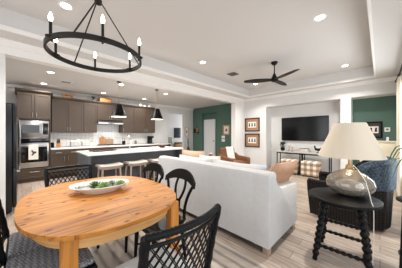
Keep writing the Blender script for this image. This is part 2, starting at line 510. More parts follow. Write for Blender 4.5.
gt = 'recessed lights in the tray ceiling'; gk = 'recessed lights in the kitchen ceiling'
recessed(-3.0, .42, TRAY, 'round recessed tray light just above the chandelier', gt, 25)
recessed(-3.02, 3.08, TRAY, 'round recessed tray light nearest the small square ceiling vent, towards the sofa', gt, 25)
recessed(-.63, 3.13, TRAY, 'largest round recessed light, in the tray ceiling above the table lamp', gt, 25)
recessed(-.63, 5.78, TRAY, 'round recessed light in the tray corner above the white wall column', gt, 25)
recessed(-3.05, 5.72, TRAY, 'round recessed tray light beside the fan blade, near the green-wall corner', gt, 25)
recessed(-5.4, .47, CEIL, 'larger recessed kitchen light on the ceiling before the oven cabinet', gk, 42)
recessed(-6.75, .44, CEIL, 'recessed kitchen light close above the oven cabinet doors', gk, 13)
recessed(-6.8, 2.0, CEIL, 'recessed kitchen light close above the range hood cabinet', gk, 13)
recessed(-5.3, 2.03, CEIL, 'recessed kitchen light beside the first pendant canopy', gk, 42)
recessed(-6.8, 3.53, CEIL, 'recessed kitchen light above the last upper cabinets', gk, 13)
recessed(-5.4, 3.62, CEIL, 'recessed kitchen light beside the second pendant, towards the green wall', gk, 42)
for x, y, z, lb in ((-3.0, 4.3, TRAY, 'small square louvred vent in the tray ceiling left of the fan'), (-6.07, .86, CEIL, 'pale louvred vent in the kitchen ceiling above the oven cabinet')):
    t = thing('ceiling_vent', lb, 'vent', (x, y, z), 0, 'ceiling vents')
    MB().box(-.13, .13, -.13, .13, -.012, 0, .003).build('frame', M['plastic'] if z < 3 else M['gray'], t)
    s = MB()
    for k in range(7): s.box(-.1, .1, -.1 + k * .03, -.085 + k * .03, -.02, -.012)
    s.build('louvre', M['gray'], t, smooth=False)

# ------------------------------------------------------------------ chandelier
CH = Vector((-1.905, .515, 2.085)); CR = .388
t = thing('chandelier', 'round iron ring chandelier with six lit candle bulbs above the pine table', 'chandelier', CH)
MB().lathe([(CR - .010, -.020), (CR + .006, -.020), (CR + .006, .020), (CR - .010, .020), (CR - .010, -.020)], 64, cap=False).build('ring', M['iron'], t)
APEX = .50
MB().lathe([(.008, 0), (.03, .01), (.035, .04), (.015, .06), (.012, TRAY - CH.z - APEX - .03), (.07, TRAY - CH.z - APEX - .02), (.07, TRAY - CH.z - APEX)], 16, (0, 0, APEX)).build('stem', M['iron'], t)
PH = 1.911 + PI
for k in range(6):
    a = PH + k * PI / 3
    dx, dy = math.cos(a), math.sin(a)
    if k % 2 == 0:
        dx, dy = math.cos(a + PI / 6), math.sin(a + PI / 6)
        MB().tube([(dx * CR, dy * CR, 0), (dx * .03, dy * .03, APEX + .02)], .006, 8).build('rod', M['iron'], t)
    dx, dy = math.cos(a), math.sin(a)
    r = CR - .035
    br = MB().tube([(dx * (CR), dy * (CR), -.015), (dx * (r + .02), dy * (r + .02), -.025), (dx * (r + .03), dy * (r + .03), 0)], .008, 8)
    cx_, cy_ = dx * (r + .03), dy * (r + .03)
    br.lathe([(.006, -.005), (.032, .005), (.034, .012), (.012, .014)], 14, (cx_, cy_, 0))
    bo = br.build('candle_arm', M['iron'], t)
    MB().lathe([(.0105, .01), (.0105, .12), (.008, .125)], 12, (cx_, cy_, 0)).build('candle_sleeve', M['iron'], bo)
    MB().lathe([(.006, .122), (.013, .138), (.015, .152), (.009, .178), (.0015, .198)], 12, (cx_, cy_, 0)).build('candle_bulb', M['flame'], bo)

# ------------------------------------------------------------------ ceiling fan
F = Vector((-1.8, 4.3, TRAY))
t = thing('ceiling_fan', 'dark three-blade ceiling fan hanging from the tray ceiling', 'fan', F)
MB().lathe([(.02, -.07), (.05, -.06), (.075, -.02), (.078, 0)], 24).build('canopy', M['matteblack'], t)
MB().tube([(0, 0, -.05), (0, 0, -.34)], .013, 10).build('downrod', M['matteblack'], t)
MB().lathe([(.018, -.27), (.03, -.29), (.055, -.36), (.085, -.41), (.085, -.445), (.05, -.47), (.001, -.475)], 24).build('motor_housing', M['matteblack'], t)
for ang in (math.radians(-31.5), math.radians(88.5), math.radians(208.5)):
    def bl(u, v, ang=ang):
        r = .07 + u * .64
        wd = .07 + .135 * math.sin(PI * min(1, .15 + u * .75)) ** 1 * (1 if u < .97 else .75)
        s = (v - .5) * wd
        p = Vector((r, s + .03 * u, -.425 + s * .16))
        return Matrix.Rotation(ang, 4, 'Z') @ p
    MB().grid(bl, 14, 5, .008).build('blade', M['matteblack'], t)

# ------------------------------------------------------------------ kitchen
def shaker(mb, x, y0, y1, z0, z1, fw=.055):
    """door face on plane x, facing +x"""
    g = .003
    y0 += g; y1 -= g; z0 += g; z1 -= g
    mb.box(x, x + .012, y0 + fw, y1 - fw, z0 + fw, z1 - fw)
    for a in ((y0, y0 + fw, z0, z1), (y1 - fw, y1, z0, z1), (y0 + fw, y1 - fw, z0, z0 + fw), (y0 + fw, y1 - fw, z1 - fw, z1)):
        mb.box(x, x + .022, *a, .002, 1)


def vhandle(x, y, z0, z1, parent):
    m = MB().tube([(x + .03, y, z0), (x + .03, y, z1)], .006, 8)
    for z in (z0 + .02, z1 - .02): m.tube([(x, y, z), (x + .03, y, z)], .005, 6)
    m.build('handle', M['nickel'], parent)


def hhandle(x, y0, y1, z, parent):
    m = MB().tube([(x + .03, y0, z), (x + .03, y1, z)], .006, 8)
    for y in (y0 + .02, y1 - .02): m.tube([(x, y, z), (x + .03, y, z)], .005, 6)
    m.build('handle', M['nickel'], parent)


XF = -6.9
# tall oven cabinet: body built around the openings
TY0_, TY1_ = -.1, .60
t = thing('oven_cabinet', 'tall taupe cabinet holding the microwave and wall oven', 'cabinet', (0, 0, 0))
mb = MB()
mb.box(-7.545, XF, TY0_, TY0_ + .03, .0, 2.5).box(-7.545, XF, TY1_ - .03, TY1_, .0, 2.5)
mb.box(-7.545, XF - .02, TY0_, TY1_, 0, .40).box(-7.545, XF - .02, TY0_, TY1_, 1.74, 2.5).box(-7.545, -7.5, TY0_, TY1_, .4, 1.74)
mb.prism([(-7.545, 2.5), (XF + .0, 2.5), (XF + .05, 2.56), (XF + .05, 2.59), (-7.545, 2.59)], TY0_ - .04, TY1_ + .05, 'y')
mb.build('body', M['cab'], t, smooth=False)
ym = (TY0_ + TY1_) / 2
for y0, y1, hy in ((TY0_, ym, ym - .04), (ym, TY1_, ym + .04)):
    m = MB(); shaker(m, XF, y0, y1, 1.77, 2.49); do = m.build('door', M['cab'], t, smooth=False)
    vhandle(XF + .02, hy, 1.81, 1.95, do)
m = MB(); shaker(m, XF, TY0_, TY1_, .1, .385, .05); do = m.build('drawer', M['cab'], t, smooth=False)
hhandle(XF + .02, ym - .1, ym + .1, .29, do)
# microwave
my0, my1 = TY0_ + .045, TY1_ - .045
t = thing('microwave', 'stainless built-in microwave above the wall oven', 'microwave', (0, 0, 0))
MB().box(-7.49, XF + .012, my0, my1, 1.245, 1.725, .005).build('housing', M['steel'], t)
d = MB().box(XF + .012, XF + .035, my0 + .01, my1 - .13, 1.335, 1.66, .004).build('door', M['steel'], t)
MB().box(XF + .035, XF + .038, my0 + .06, my1 - .2, 1.38, 1.6).build('window', M['blackglass'], d, smooth=False)
MB().box(XF + .012, XF + .03, my1 - .125, my1 - .01, 1.335, 1.66, .004).build('control_panel', M['blackglass'], t)
vhandle(XF + .035, my1 - .155, 1.36, 1.63, d)
# wall oven
t = thing('wall_oven', 'stainless built-in wall oven with black glass door below the microwave', 'oven', (0, 0, 0))
MB().box(-7.49, XF + .01, my0, my1, .41, 1.235, .005).build('housing', M['steel'], t)
MB().box(XF + .01, XF + .03, my0, my1, 1.10, 1.225, .003).build('control_panel', M['blackglass'], t)
d = MB().box(XF + .01, XF + .035, my0, my1, .5, 1.09, .004).build('door', M['steel'], t)
MB().box(XF + .035, XF + .038, my0 + .035, my1 - .035, .56, .99).build('window', M['blackglass'], d, smooth=False)
hh = MB().tube([(XF + .085, my0 + .03, 1.04), (XF + .085, my1 - .03, 1.04)], .011, 10)
for y in (my0 + .06, my1 - .06): hh.tube([(XF + .03, y, 1.04), (XF + .085, y, 1.04)], .008, 8)
hh.build('handle', M['steel'], d)
# tea towel on the oven handle
def towel(u, v):
    y = my0 + .18 + u * .2
    s = v * .86
    if s < .42: x, z = XF + .1, .64 + s
    elif s < .46: a = (s - .42) / .04 * PI; x, z = XF + .085 + .015 * math.cos(a), 1.055 + .006 * math.sin(a)
    else: x, z = XF + .068, 1.055 - (s - .46) * .8
    return (x + .003 * math.sin(u * 9), y, z)
tw = MB().grid(towel, 10, 24, .004).build('tea_towel', M['throw'])
tag(tw, 'white tea towel with a dark bird mark hanging on the oven handle', 'towel')
bd = MB().prism([(my0 + .25, .74), (my0 + .30, .80), (my0 + .345, .83), (my0 + .32, .87), (my0 + .285, .86), (my0 + .25, .92), (my0 + .235, .88), (my0 + .265, .82), (my0 + .24, .77)], XF + .107, XF + .109, 'x')
bd.build('printed_mark', M['ink'], tw, smooth=False)

# upper cabinets
XU = -7.2
UB, UT = 1.40, 2.44
def upper(label, y0, y1, splits, handles, zb=UB, dep=XU):
    t = thing('upper_cabinet', label, 'cabinet', (0, 0, 0), 0, 'taupe upper cabinets on the kitchen wall')
    mb = MB().box(-7.545, dep, y0, y1, zb, UT)
    mb.prism([(-7.545, UT), (dep + .0, UT), (dep + .05, UT + .06), (dep + .05, UT + .09), (-7.545, UT + .09)], y0, y1, 'y')
    mb.build('body', M['cab'], t, smooth=False)
    for (a, b_), hy in zip(splits, handles):
        m = MB(); shaker(m, dep, a, b_, zb + .01, UT - .01); do = m.build('door', M['cab'], t, smooth=False)
        vhandle(dep + .02, hy, zb + .04, zb + .17, do)
upper('two-door taupe upper cabinet beside the tall oven cabinet', .652, 1.494, ((.652, 1.073), (1.073, 1.494)), (1.035, 1.11))
upper('narrow one-door taupe upper cabinet just before the range hood', 1.498, 1.906, ((1.498, 1.906),), (1.54,))
upper('short taupe upper cabinet directly above the range hood', 1.91, 2.79, ((1.91, 2.35), (2.35, 2.79)), (2.315, 2.385), 1.86)
upper('two-door taupe upper cabinet just past the range hood', 2.794, 3.79, ((2.794, 3.292), (3.292, 3.79)), (2.84, 3.745))
upper('last one-door taupe upper cabinet, above the coffee maker', 3.794, 4.25, ((3.794, 4.25),), (3.835,))
t = thing('range_hood', 'slim stainless range hood under the short upper cabinet', 'range hood', (0, 0, 0))
MB().prism([(-7.545, 1.72), (-7.05, 1.72), (-7.05, 1.77), (-7.2, 1.855), (-7.545, 1.855)], 1.915, 2.785, 'y').build('canopy', M['steel'], t, smooth=False)
MB().box(-7.5, -7.1, 1.97, 2.73, 1.708, 1.72).build('filter', M['gray'], t, smooth=False)
MB().box(-7.052, -7.044, 2.25, 2.45, 1.733, 1.757).build('control_strip', M['blackglass'], t, smooth=False)

# backsplash tile and worktop
struct('wall_backsplash', MB().box(-7.55, -7.535, .605, 4.9, .925, 1.40).box(-7.55, -7.535, 1.91, 2.79, 1.4, 1.72), M['tile'])
def base(label, y0, y1, doors):
    t = thing('base_cabinet', label, 'cabinet', (0, 0, 0), 0, 'taupe base cabinets along the kitchen wall')
    MB().box(-7.545, XF, y0, y1, .1, .878).box(-7.545, XF - .06, y0, y1, 0, .1).build('body', M['cab'], t, smooth=False)
    n = doors; wd = (y1 - y0) / n
    for k in range(n):
        a = y0 + k * wd
        m = MB(); shaker(m, XF, a, a + wd, .70, .87, .035); do = m.build('drawer', M['cab'], t, smooth=False); hhandle(XF + .02, a + wd / 2 - .07, a + wd / 2 + .07, .785, do)
        m = MB(); shaker(m, XF, a, a + wd, .11, .69); do = m.build('door', M['cab'], t, smooth=False)
        vhandle(XF + .02, a + (wd - .05 if k % 2 == 0 else .05), .52, .66, do)
base('taupe base cabinet beside the tall oven cabinet', .604, 1.34, 2)
base('taupe base cabinet below the counter before the cooktop', 1.344, 1.9, 1)
base('taupe base cabinet under the cooktop', 1.904, 2.8, 2)
base('taupe base cabinet past the cooktop', 2.804, 3.8, 2)
base('taupe base cabinet below the coffee maker', 3.804, 4.88, 2)
wt = MB().box(-7.534, -6.87, .604, 4.9, .88, .92, .004).build('worktop', M['quartz'])
tag(wt, 'long white stone worktop along the tiled kitchen wall', 'worktop')
t = thing('cooktop', 'black gas cooktop set on the back worktop under the hood', 'cooktop', (-7.17, 2.35, .92))
MB().box(-.24, .22, -.42, .42, 0, .012, .004).build('plate', M['steel'], t)
for i in range(3):
    g = MB()
    y = -.27 + i * .27
    for xx in (-.17, 0, .17): g.tube([(xx, y - .12, .035), (xx, y + .12, .035)], .007, 6)
    for yy in (-.12, 0, .12): g.tube([(-.17, y + yy, .035), (.17, y + yy, .035)], .007, 6)
    for xx in (-.17, .17):
        for yy in (-.12, .12): g.tube([(xx, y + yy, .012), (xx, y + yy, .035)], .007, 6)
    g.build('grate', M['matteblack'], t)
for i in range(4): MB().lathe([(.018, .012), (.018, .03), (.014, .034)], 12, (.2, -.27 + i * .18, 0)).build('knob', M['steel'], t)

# refrigerator on the side wall, front towards +Y
t = thing('refrigerator', 'tall black and stainless refrigerator beside the white wall end', 'refrigerator', (-4.42, -.12, 0))
MB().box(-.91, 0, -.72, 0, .02, 1.86, .008).build('body', M['blacksteel'], t)
for x0, x1, hx in ((-.905, -.458, -.5), (-.452, -.005, -.41)):
    d = MB().box(x0, x1, .005, .055, .78, 1.85, .012).build('door', M['blacksteel'], t)
    h = MB().tube([(hx, .05, 1.02), (hx, .085, 1.06), (hx, .095, 1.3), (hx, .085, 1.6), (hx, .05, 1.64)], .011, 10)
    h.build('handle', M['steel'], d)
d = MB().box(-.905, -.005, .005, .055, .09, .77, .012).build('freezer_drawer', M['blacksteel'], t)
MB().tube([(-.8, .05, .69), (-.78, .085, .69), (-.13, .085, .69), (-.11, .05, .69)], .011, 10).build('handle', M['steel'], d)
MB().box(-.2, -.1, -.08, .03, 1.86, 1.885, .004).build('hinge_cover', M['matteblack'], t)
MB().box(-.88, -.03, -.7, -.02, 0, .03).build('foot_grille', M['matteblack'], t, smooth=False)

# island
IX0, IX1, IY0, IY1 = -5.42, -4.32, .97, 3.56
t = thing('kitchen_island', 'long charcoal kitchen island with white stone top', 'kitchen island', ((IX0 + IX1) / 2, (IY0 + IY1) / 2, 0))
hx, hy = (IX1 - IX0) / 2, (IY1 - IY0) / 2
MB().box(-hx, hx, -hy, hy, .88, .92, .004).build('countertop', M['quartz'], t)
MB().box(-hx + .04, hx - .32, -hy + .04, hy - .04, .09, .88).box(-hx + .1, hx - .36, -hy + .08, hy - .08, 0, .09).build('cabinet_body', M['island'], t, smooth=False)
for sy in (-1, 1):
    MB().box(-hx + .03, hx - .02, min(sy * hy - sy * .01, sy * hy - sy * .07), max(sy * hy - sy * .01, sy * hy - sy * .07), .0, .88, .003).build('end_panel', M['island'], t)
for k in range(4):
    wd = (2 * hy - .2) / 4; y0 = -hy + .1 + k * wd
    m = MB(); shaker(m, hx - .32, y0, y0 + wd, .12, .86, .07); m.build('front_panel', M['island'], t, smooth=False)
# sink and faucet on the island
t = thing('kitchen_faucet', 'tall chrome gooseneck faucet standing on the island', 'faucet', (-4.93, 2.12, .92))
MB().lathe([(.028, 0), (.028, .01), (.018, .014), (.016, .1)], 14).build('base', M['nickel'], t)
MB().tube([(0, 0, .08), (0, 0, .30), (-.02, 0, .36), (-.07, 0, .39), (-.13, 0, .385), (-.17, 0, .34), (-.178, 0, .27)], .012, 10).build('spout', M['nickel'], t)
MB().tube([(0, .015, .07), (.0, .06, .1)], .006, 8).build('handle', M['nickel'], t)
t = thing('sink', 'dark undermount sink in the island top', 'sink', (-5.17, 2.1, .92))
MB().box(-.18, .18, -.34, .34, .0005, .003).build('rim', M['steel'], t, smooth=False)
MB().box(-.165, .165, -.325, .325, .003, .0045).build('basin', M['gray'], t, smooth=False)
t = thing('wooden_bowl', 'wide dark wooden bowl at the far end of the island', 'bowl', (-4.9, 3.15, .92))
MB().lathe([(.07, 0), (.075, .012), (.13, .05), (.165, .095), (.158, .1), (.12, .06), (.06, .02), (.001, .018)], 28).build('bowl', M['darkwood'], t)
t = thing('serving_tray', 'flat dark tray lying on the island top near its near end', 'tray', (-4.95, 1.45, .92), .2)
MB().box(-.16, .16, -.26, .26, 0, .012, .004).build('tray_base', M['darkwood'], t)
MB().tube([(-.16, -.26, .02), (.16, -.26, .02), (.16, .26, .02), (-.16, .26, .02)], .01, 8, closed=True).build('rim', M['darkwood'], t)

# counter things
t = thing('knife_block', 'slanted wooden knife block with black handles beside the oven cabinet', 'knife block', (-7.2, .82, .92), -.2)
MB().prism([(-.08, 0), (.07, 0), (.1, .1), (-.03, .2)], -.05, .05, 'y').build('block', M['wood'], t, smooth=False)
k_ = MB()
for i in range(3):
    for j in (-1, 0, 1):
        p = Vector((-.02 + i * .035, j * .03, .19 - i * .03)); k_.tube([p, p + Vector((.055, 0, .085))], .009, 6)
k_.build('knife_handles', M['matteblack'], t)
t = thing('knife_handle_jar', 'small black jar standing left of the knife block', 'jar', (-7.3, .68, .92))
MB().lathe([(.035, 0), (.04, .01), (.04, .15), (.03, .16)], 16).build('jar', M['black'], t)
MB().lathe([(.032, .16), (.032, .175), (.01, .185), (.01, .2), (.002, .204)], 16).build('lid', M['nickel'], t)
t = thing('chrome_stand', 'arched chrome stand with two legs on the back worktop', 'stand', (-7.25, 1.3, .92))
for dx in (-.05, .05):
    MB().tube([(dx, .16 * math.cos(a), .12 + .11 * math.sin(a)) if a > 0 else (dx, .16, 0) for a in [0] + [PI * k / 14 + 1e-4 for k in range(15)]] + [(dx, -.16, 0)], .012, 8).build('arch', M['nickel'], t)
MB().box(-.06, .06, -.17, .17, .0, .012, .003).build('base', M['nickel'], t)
MB().box(-.055, .055, -.13, .13, .175, .19, .003).build('shelf', M['ceramic'], t)
for i, (y, h, w_, lb, mm) in enumerate(((2.18, .30, .2, 'tall pale wooden cutting board leaning on the tile behind the cooktop', 'wood'), (2.42, .24, .28, 'wide wooden cutting board leaning on the tile under the hood', 'oak'))):
    t = thing('cutting_board', lb, 'cutting board', (-7.462, y, .92), 0, 'cutting boards behind the cooktop')
    mt = Matrix.Rotation(-.12, 4, 'Y')
    MB().box(-.012, .008, -w_ / 2, w_ / 2, 0, h, .006, 2, mt).build('board', M[mm], t)
    MB().tube([tuple(mt @ Vector((-.002, .03 * math.cos(a), h + .02 + .025 * math.sin(a)))) for a in [2 * PI * k / 12 for k in range(12)]], .008, 6, closed=True).build('handle', M[mm], t)
t = thing('utensil_crock', 'black utensil crock beside the cooktop', 'crock', (-7.3, 2.9, .92))
MB().lathe([(.055, 0), (.065, .03), (.065, .15), (.058, .155), (.055, .03), (.001, .02)], 18).build('crock', M['black'], t)
for i in range(4):
    a = i * 1.7
    MB().tube([(.02 * math.cos(a), .02 * math.sin(a), .03), (.06 * math.cos(a), .06 * math.sin(a), .26)], [.006, .012], 6).build('utensil', M['oak'], t)
t = thing('coffee_maker', 'black drip coffee maker under the last upper cabinet', 'coffee maker', (-7.22, 4.05, .92))
MB().box(-.12, .1, -.1, .1, 0, .035, .006).box(-.12, -.03, -.1, .1, .035, .33, .006).box(-.12, .1, -.1, .1, .25, .34, .012).build('housing', M['black'], t)
MB().lathe([(.05, 0), (.065, .04), (.06, .1), (.045, .14), (.045, .155)], 16, (.035, 0, .037)).build('carafe', M['blackglass'], t)
for i, (y, h, lb, mm) in enumerate(((3.2, .2, 'tall white canister on the worktop past the cooktop', 'ceramic'), (3.4, .15, 'short grey canister on the worktop past the cooktop', 'gray'), (1.75, .16, 'small white canister on the worktop just before the cooktop', 'ceramic'))):
    t = thing('canister', lb, 'canister', (-7.3, y, .92), 0, 'canisters on the back worktop')
    MB().lathe([(.045, 0), (.05, .01), (.05, h - .02), (.045, h - .015)], 18).build('jar', M[mm], t)
    MB().lathe([(.047, h - .015), (.047, h + .005), (.012, h + .01), (.012, h + .025), (.002, h + .028)], 18).build('lid', M['oak'], t)
# things on top of the upper cabinets
ZU = UT + .09
t = thing('wooden_crate', 'small gilt wooden box standing on top of the first upper cabinet', 'box', (-7.3, 1.08, ZU))
MB().box(-.07, .07, -.15, .15, 0, .03, .003).box(-.06, .06, -.13, -.10, .03, .09).box(-.06, .06, .1, .13, .03, .09).box(-.07, .07, -.15, .15, .09, .125, .003).build('box', M['wood'], t)
MB().box(.068, .074, -.05, .05, .04, .08, .002).build('plaque', M['gold'], t)
t = thing('woven_basket', 'orange-tan lidded basket on top of the cabinet above the hood', 'basket', (-7.3, 2.2, ZU))
MB().box(-.11, .11, -.2, .2, 0, .12, .02).build('basket_body', M['wood'], t)
MB().box(-.115, .115, -.205, .205, .12, .15, .012).build('lid', M['wood'], t)
def foliage(n, r, h, size, seed, m, lean=1.0):
    rnd = random.Random(seed); mb = MB()
    for i in range(n):
        a = rnd.uniform(0, 2 * PI); rr = rnd.uniform(.1, 1) * r; z = rnd.uniform(.15, 1) * h
        base_ = Vector((rr * .4 * math.cos(a), rr * .4 * math.sin(a), z * .6)); tip = Vector((rr * math.cos(a), rr * math.sin(a), z))
        s = size * rnd.uniform(.7, 1.2)
        d = (tip - base_); d.normalize(); sd = d.cross(Vector((0, 0, 1)))
        if sd.length < .01: sd = Vector((1, 0, 0))
        sd.normalize()
        up = sd.cross(d)
        p = [tip - d * s, tip - d * s * .3 + sd * s * .4 + up * .004, tip + d * s * .7, tip - d * s * .3 - sd * s * .4 + up * .004, tip + up * s * .12]
        v = [mb.bm.verts.new(q) for q in p]
        for tri in ((0, 1, 4), (1, 2, 4), (2, 3, 4), (3, 0, 4)): mb.bm.faces.new([v[k] for k in tri])
    return mb
t = thing('potted_greenery', 'small green plant in a pot on top of the cabinet before the hood', 'plant', (-7.3, 1.82, ZU))
MB().lathe([(.045, 0), (.06, .06), (.055, .06), (.04, .05)], 14).build('pot', M['gray'], t)
foliage(60, .1, .12, .035, 3, None).build('leaves', M['darkleaf'], t, smooth=False).location = (0, 0, .05)
for y, h, lb in ((3.6, .13, 'white pitcher first in the row on top of the far upper cabinets'), (3.8, .1, 'squat white pot in the middle of the row on top of the far upper cabinets'), (4.02, .14, 'white jug last in the row on top of the far upper cabinets')):
    t = thing('white_jug', lb, 'jug', (-7.3, y, ZU), 0, 'white crockery on the far upper cabinets')
    MB().lathe([(.04, 0), (.06, .02), (.062, h * .55), (.035, h * .85), (.045, h), (.04, h), (.03, h * .85), (.001, h * .6)], 18).build('vessel', M['ceramic'], t)
    MB().tube([(0, .055, h * .3), (0, .09, h * .5), (0, .075, h * .8), (0, .038, h * .85)], .007, 6).build('handle', M['ceramic'], t)

# pendants
def pendant(x, y, label):
    t = thing('pendant_light', label, 'pendant lamp', (x, y, CEIL), 0, 'black cone pendants over the island')
    zb = -.96
    MB().lathe([(.05, -.02), (.06, 0)], 20).build('canopy', M['matteblack'], t)
    MB().tube([(0, 0, -.02), (0, 0, zb + .4)], .004, 6).build('cable', M['gold'], t)
    MB().lathe([(.02, zb + .33), (.022, zb + .39), (.008, zb + .4)], 14).build('socket_cap', M['gold'], t)
    sh = MB().lathe([(.085, zb + .34), (.205, zb), (.2, zb), (.08, zb + .333)], 32, cap=False)
    sh.lathe([(.02, zb + .345), (.085, zb + .34)], 32, cap=False)
    sh.build('shade', M['black'], t)
    MB().lathe([(.001, zb + .012), (.19, zb + .012), (.19, zb + .004), (.001, zb + .004)], 32).build('diffuser', M['pendin'], t)
    d = bpy.data.lights.new('pendant_bulb', 'AREA'); d.shape = 'DISK'; d.size = .3; d.energy = 13; d.color = (1, .93, .84)
    o = bpy.data.objects.new('pendant_bulb', d); COL.objects.link(o); o.parent = t; o.location = (0, 0, zb - .01)
pendant(-5.06, 1.88, 'black cone pendant nearer the range hood, over the island')
pendant(-5.1, 3.08, 'black cone pendant nearer the doorway, over the far half of the island')

# counter stools
def counter_stool(loc, label):
    t = thing('counter_stool', label, 'stool', loc, 0, 'upholstered counter stools at the island')
    def seat(u, v):
        x = (u - .5); y = (v - .5)
        return (x * .36, y * .46, .682 + .018 * (2 * y) ** 2 - .02 * max(0, abs(2 * x) - .7) / .3)
    MB().grid(seat, 8, 12, .05).build('seat', M['stoolf'], t)
    MB().box(-.15, .15, -.2, .2, .595, .628, .004).build('seat_rail', M['greywood'], t)
    for sx in (-1, 1):
        for sy in (-1, 1):
            MB().tube([(sx * .13, sy * .175, .61), (sx * .165, sy * .205, 0)], [.021, .015], 8).build('leg', M['greywood'], t)
    for sy in (-1, 1): MB().tube([(-.152, sy * .193, .2), (.152, sy * .193, .2)], .011, 8).build('stretcher', M['greywood'], t)
    MB().tube([(.153, -.193, .26), (.153, .193, .26)], .011, 8).build('stretcher', M['greywood'], t)
    return t
s0 = counter_stool((-4.2, 1.36, 0), 'oatmeal counter stool nearest the wicker dining chair, first at the island')
dup(s0, (-4.2, 1.96, 0), 0, 'oatmeal counter stool second at the island, between two others')
dup(s0, (-4.2, 2.56, 0), 0, 'oatmeal counter stool third at the island, partly behind the black splat chairs')

# room beyond the opening
t = thing('wall_screen', 'dark upright screen on the wall of the room beyond the opening', 'screen', (-9.6, 7.35, 1.1))
MB().box(0, .04, -.26, .26, 0, .66, .006).build('frame', M['matteblack'], t)
MB().box(.04, .044, -.23, .23, .03, .63).build('panel', M['screen'], t, smooth=False)
t = thing('low_cabinet', 'low white cabinet seen through the opening in the kitchen wall', 'cabinet', (-9.38, 7.1, 0))
MB().box(-.2, .2, -.75, .75, 0, .5, .004).build('body', M['trim'], t)
for k in (-1, 0, 1): MB().box(.2, .215, k * .49 - .23, k * .49 + .23, .04, .46, .004).build('door', M['trim'], t)
t = thing('storage_basket', 'tan basket with dark top on the low cabinet beyond the opening', 'basket', (-9.38, 7.28, .5))
MB().box(-.14, .14, -.3, .3, 0, .22, .03).build('basket_body', M['rattan'], t)
MB().box(-.12, .12, -.27, .27, .2, .31, .04).build('dark_contents', M['darkwood'], t)
t = thing('framed_print', 'small grey framed print leaning on the low cabinet beyond the opening', 'picture', (-9.5, 6.66, .5))
MB().box(0, .025, -.17, .17, .25, .64, .004).box(0, .03, -.06, .06, 0, .26).build('frame', M['gray'], t)
MB().box(.025, .028, -.13, .13, .29, .6).build('print', M['paleleaf'], t, smooth=False)

def wall_picture(name, label, loc, w, h, axis, fm, mount, ink, group=None, fw=.03, marks=3):
    """axis 'x': hangs on a wall facing +x; '-y': on a wall facing -y"""
    t = thing(name, label, 'picture', loc, 0 if axis == 'x' else -PI / 2, group)
    m = MB()
    for a in ((-w / 2, w / 2, h / 2 - fw, h / 2), (-w / 2, w / 2, -h / 2, -h / 2 + fw), (-w / 2, -w / 2 + fw, -h / 2 + fw, h / 2 - fw), (w / 2 - fw, w / 2, -h / 2 + fw, h / 2 - fw)):
        m.box(0.002, .03, *a, .003, 1)
    m.build('frame', fm, t)
    MB().box(.002, .012, -w / 2 + fw, w / 2 - fw, -h / 2 + fw, h / 2 - fw).build('mount', mount, t, smooth=False)
    iw, ih = w * .56, h * .42
    pr = MB().box(.012, .015, -iw / 2, iw / 2, -ih / 2, ih / 2).build('print', M['paper'], t, smooth=False)
    mk = MB()
    for k in range(marks):
        yc = -iw / 2 + iw * (k + .5) / marks; s = iw / marks * .3
        mk.prism([(yc - s, -ih * .3), (yc + s, -ih * .3), (yc + s * .6, ih * .05), (yc + s * .9, ih * .3), (yc - s * .5, ih * .32), (yc - s * .8, 0)], .015, .017, 'x')
    mk.build('printed_figures', ink, pr, smooth=False)
    return t
wall_picture('framed_picture', 'upper of two dark-framed prints stacked on the white wall by the television', (-3.66, 6.6, 1.725), .65, .55, '-y', M['frame'], M['mat_tan'], M['ink'], 'stacked prints by the television', .045)
wall_picture('framed_picture', 'lower of two dark-framed prints stacked on the white wall by the television', (-3.66, 6.6, 1.095), .65, .55, '-y', M['frame'], M['mat_tan'], M['ink'], 'stacked prints by the television', .045)
wall_picture('framed_picture', 'small tan framed print on the green wall above two switch plates', (-5.18, 6.9, 1.54), .40, .47, '-y', M['rattan'], M['paper'], M['red'], None, .06, 1)
wall_picture('framed_picture', 'narrow framed print with red figures on the white wall strip by the opening', (-7.55, 6.42, 1.48), .26, .52, 'x', M['rattan'], M['paper'], M['red'], None, .02, 1)
t = wall_picture('framed_picture', 'black-framed photograph on the green niche wall behind the lamp', (-.13, 7.06, 1.47), .36, .46, '-y', M['black'], M['ink'], M['ink'], None, .04, 2)
for z, lb in ((1.205, 'upper white switch plate on the green wall below the tan print'), (1.04, 'lower white switch plate on the green wall below the tan print')):
    t = thing('switch_plate', lb, 'light switch', (-5.37, 6.9, z), 0, 'switch plates on the green wall')
    MB().box(-.1, .1, -.012, -.001, -.065, .065, .003).build('plate', M['plastic'], t)
    for k in (-1, 0, 1): MB().box(k * .06 - .018, k * .06 + .018, -.018, -.012, -.035, .035, .002).build('rocker', M['plastic'], t)
t = thing('thermostat', 'white wall thermostat beside the photograph in the green niche', 'thermostat', (.14, 7.06, 1.47))
MB().box(-.055, .055, -.025, -.001, -.06, .06, .006).build('body', M['plastic'], t)
MB().box(-.025, .025, -.028, -.025, -.02, .03).build('display', M['gray'], t, smooth=False)
t = thing('light_switch', 'small white switch on the narrow column between the niches', 'light switch', (-.7, 6.6, 1.66))
MB().box(-.04, .04, -.01, -.001, -.06, .06, .003).build('plate', M['plastic'], t)
MB().box(-.016, .016, -.016, -.01, -.034, .034, .002).build('rocker', M['gray'], t)
t = thing('wall_shelf', 'small black wall shelf at the corner of the green wall', 'shelf', (-7.22, 6.9, 1.42))
MB().box(-.22, .2, -.12, -.001, 0, .03, .003).build('board', M['matteblack'], t)
for xx in (-.16, .14): MB().tube([(xx, -.01, -.1), (xx, -.1, 0)], .008, 6).build('bracket', M['matteblack'], t)
t = thing('copper_canister', 'copper canister standing on the small black wall shelf', 'canister', (-7.15, 6.835, 1.45))
MB().lathe([(.05, 0), (.055, .01), (.055, .24), (.05, .25)], 16).build('body', M['copper'], t)
MB().lathe([(.053, .25), (.053, .265), (.01, .275), (.01, .29)], 16).build('lid', M['matteblack'], t)
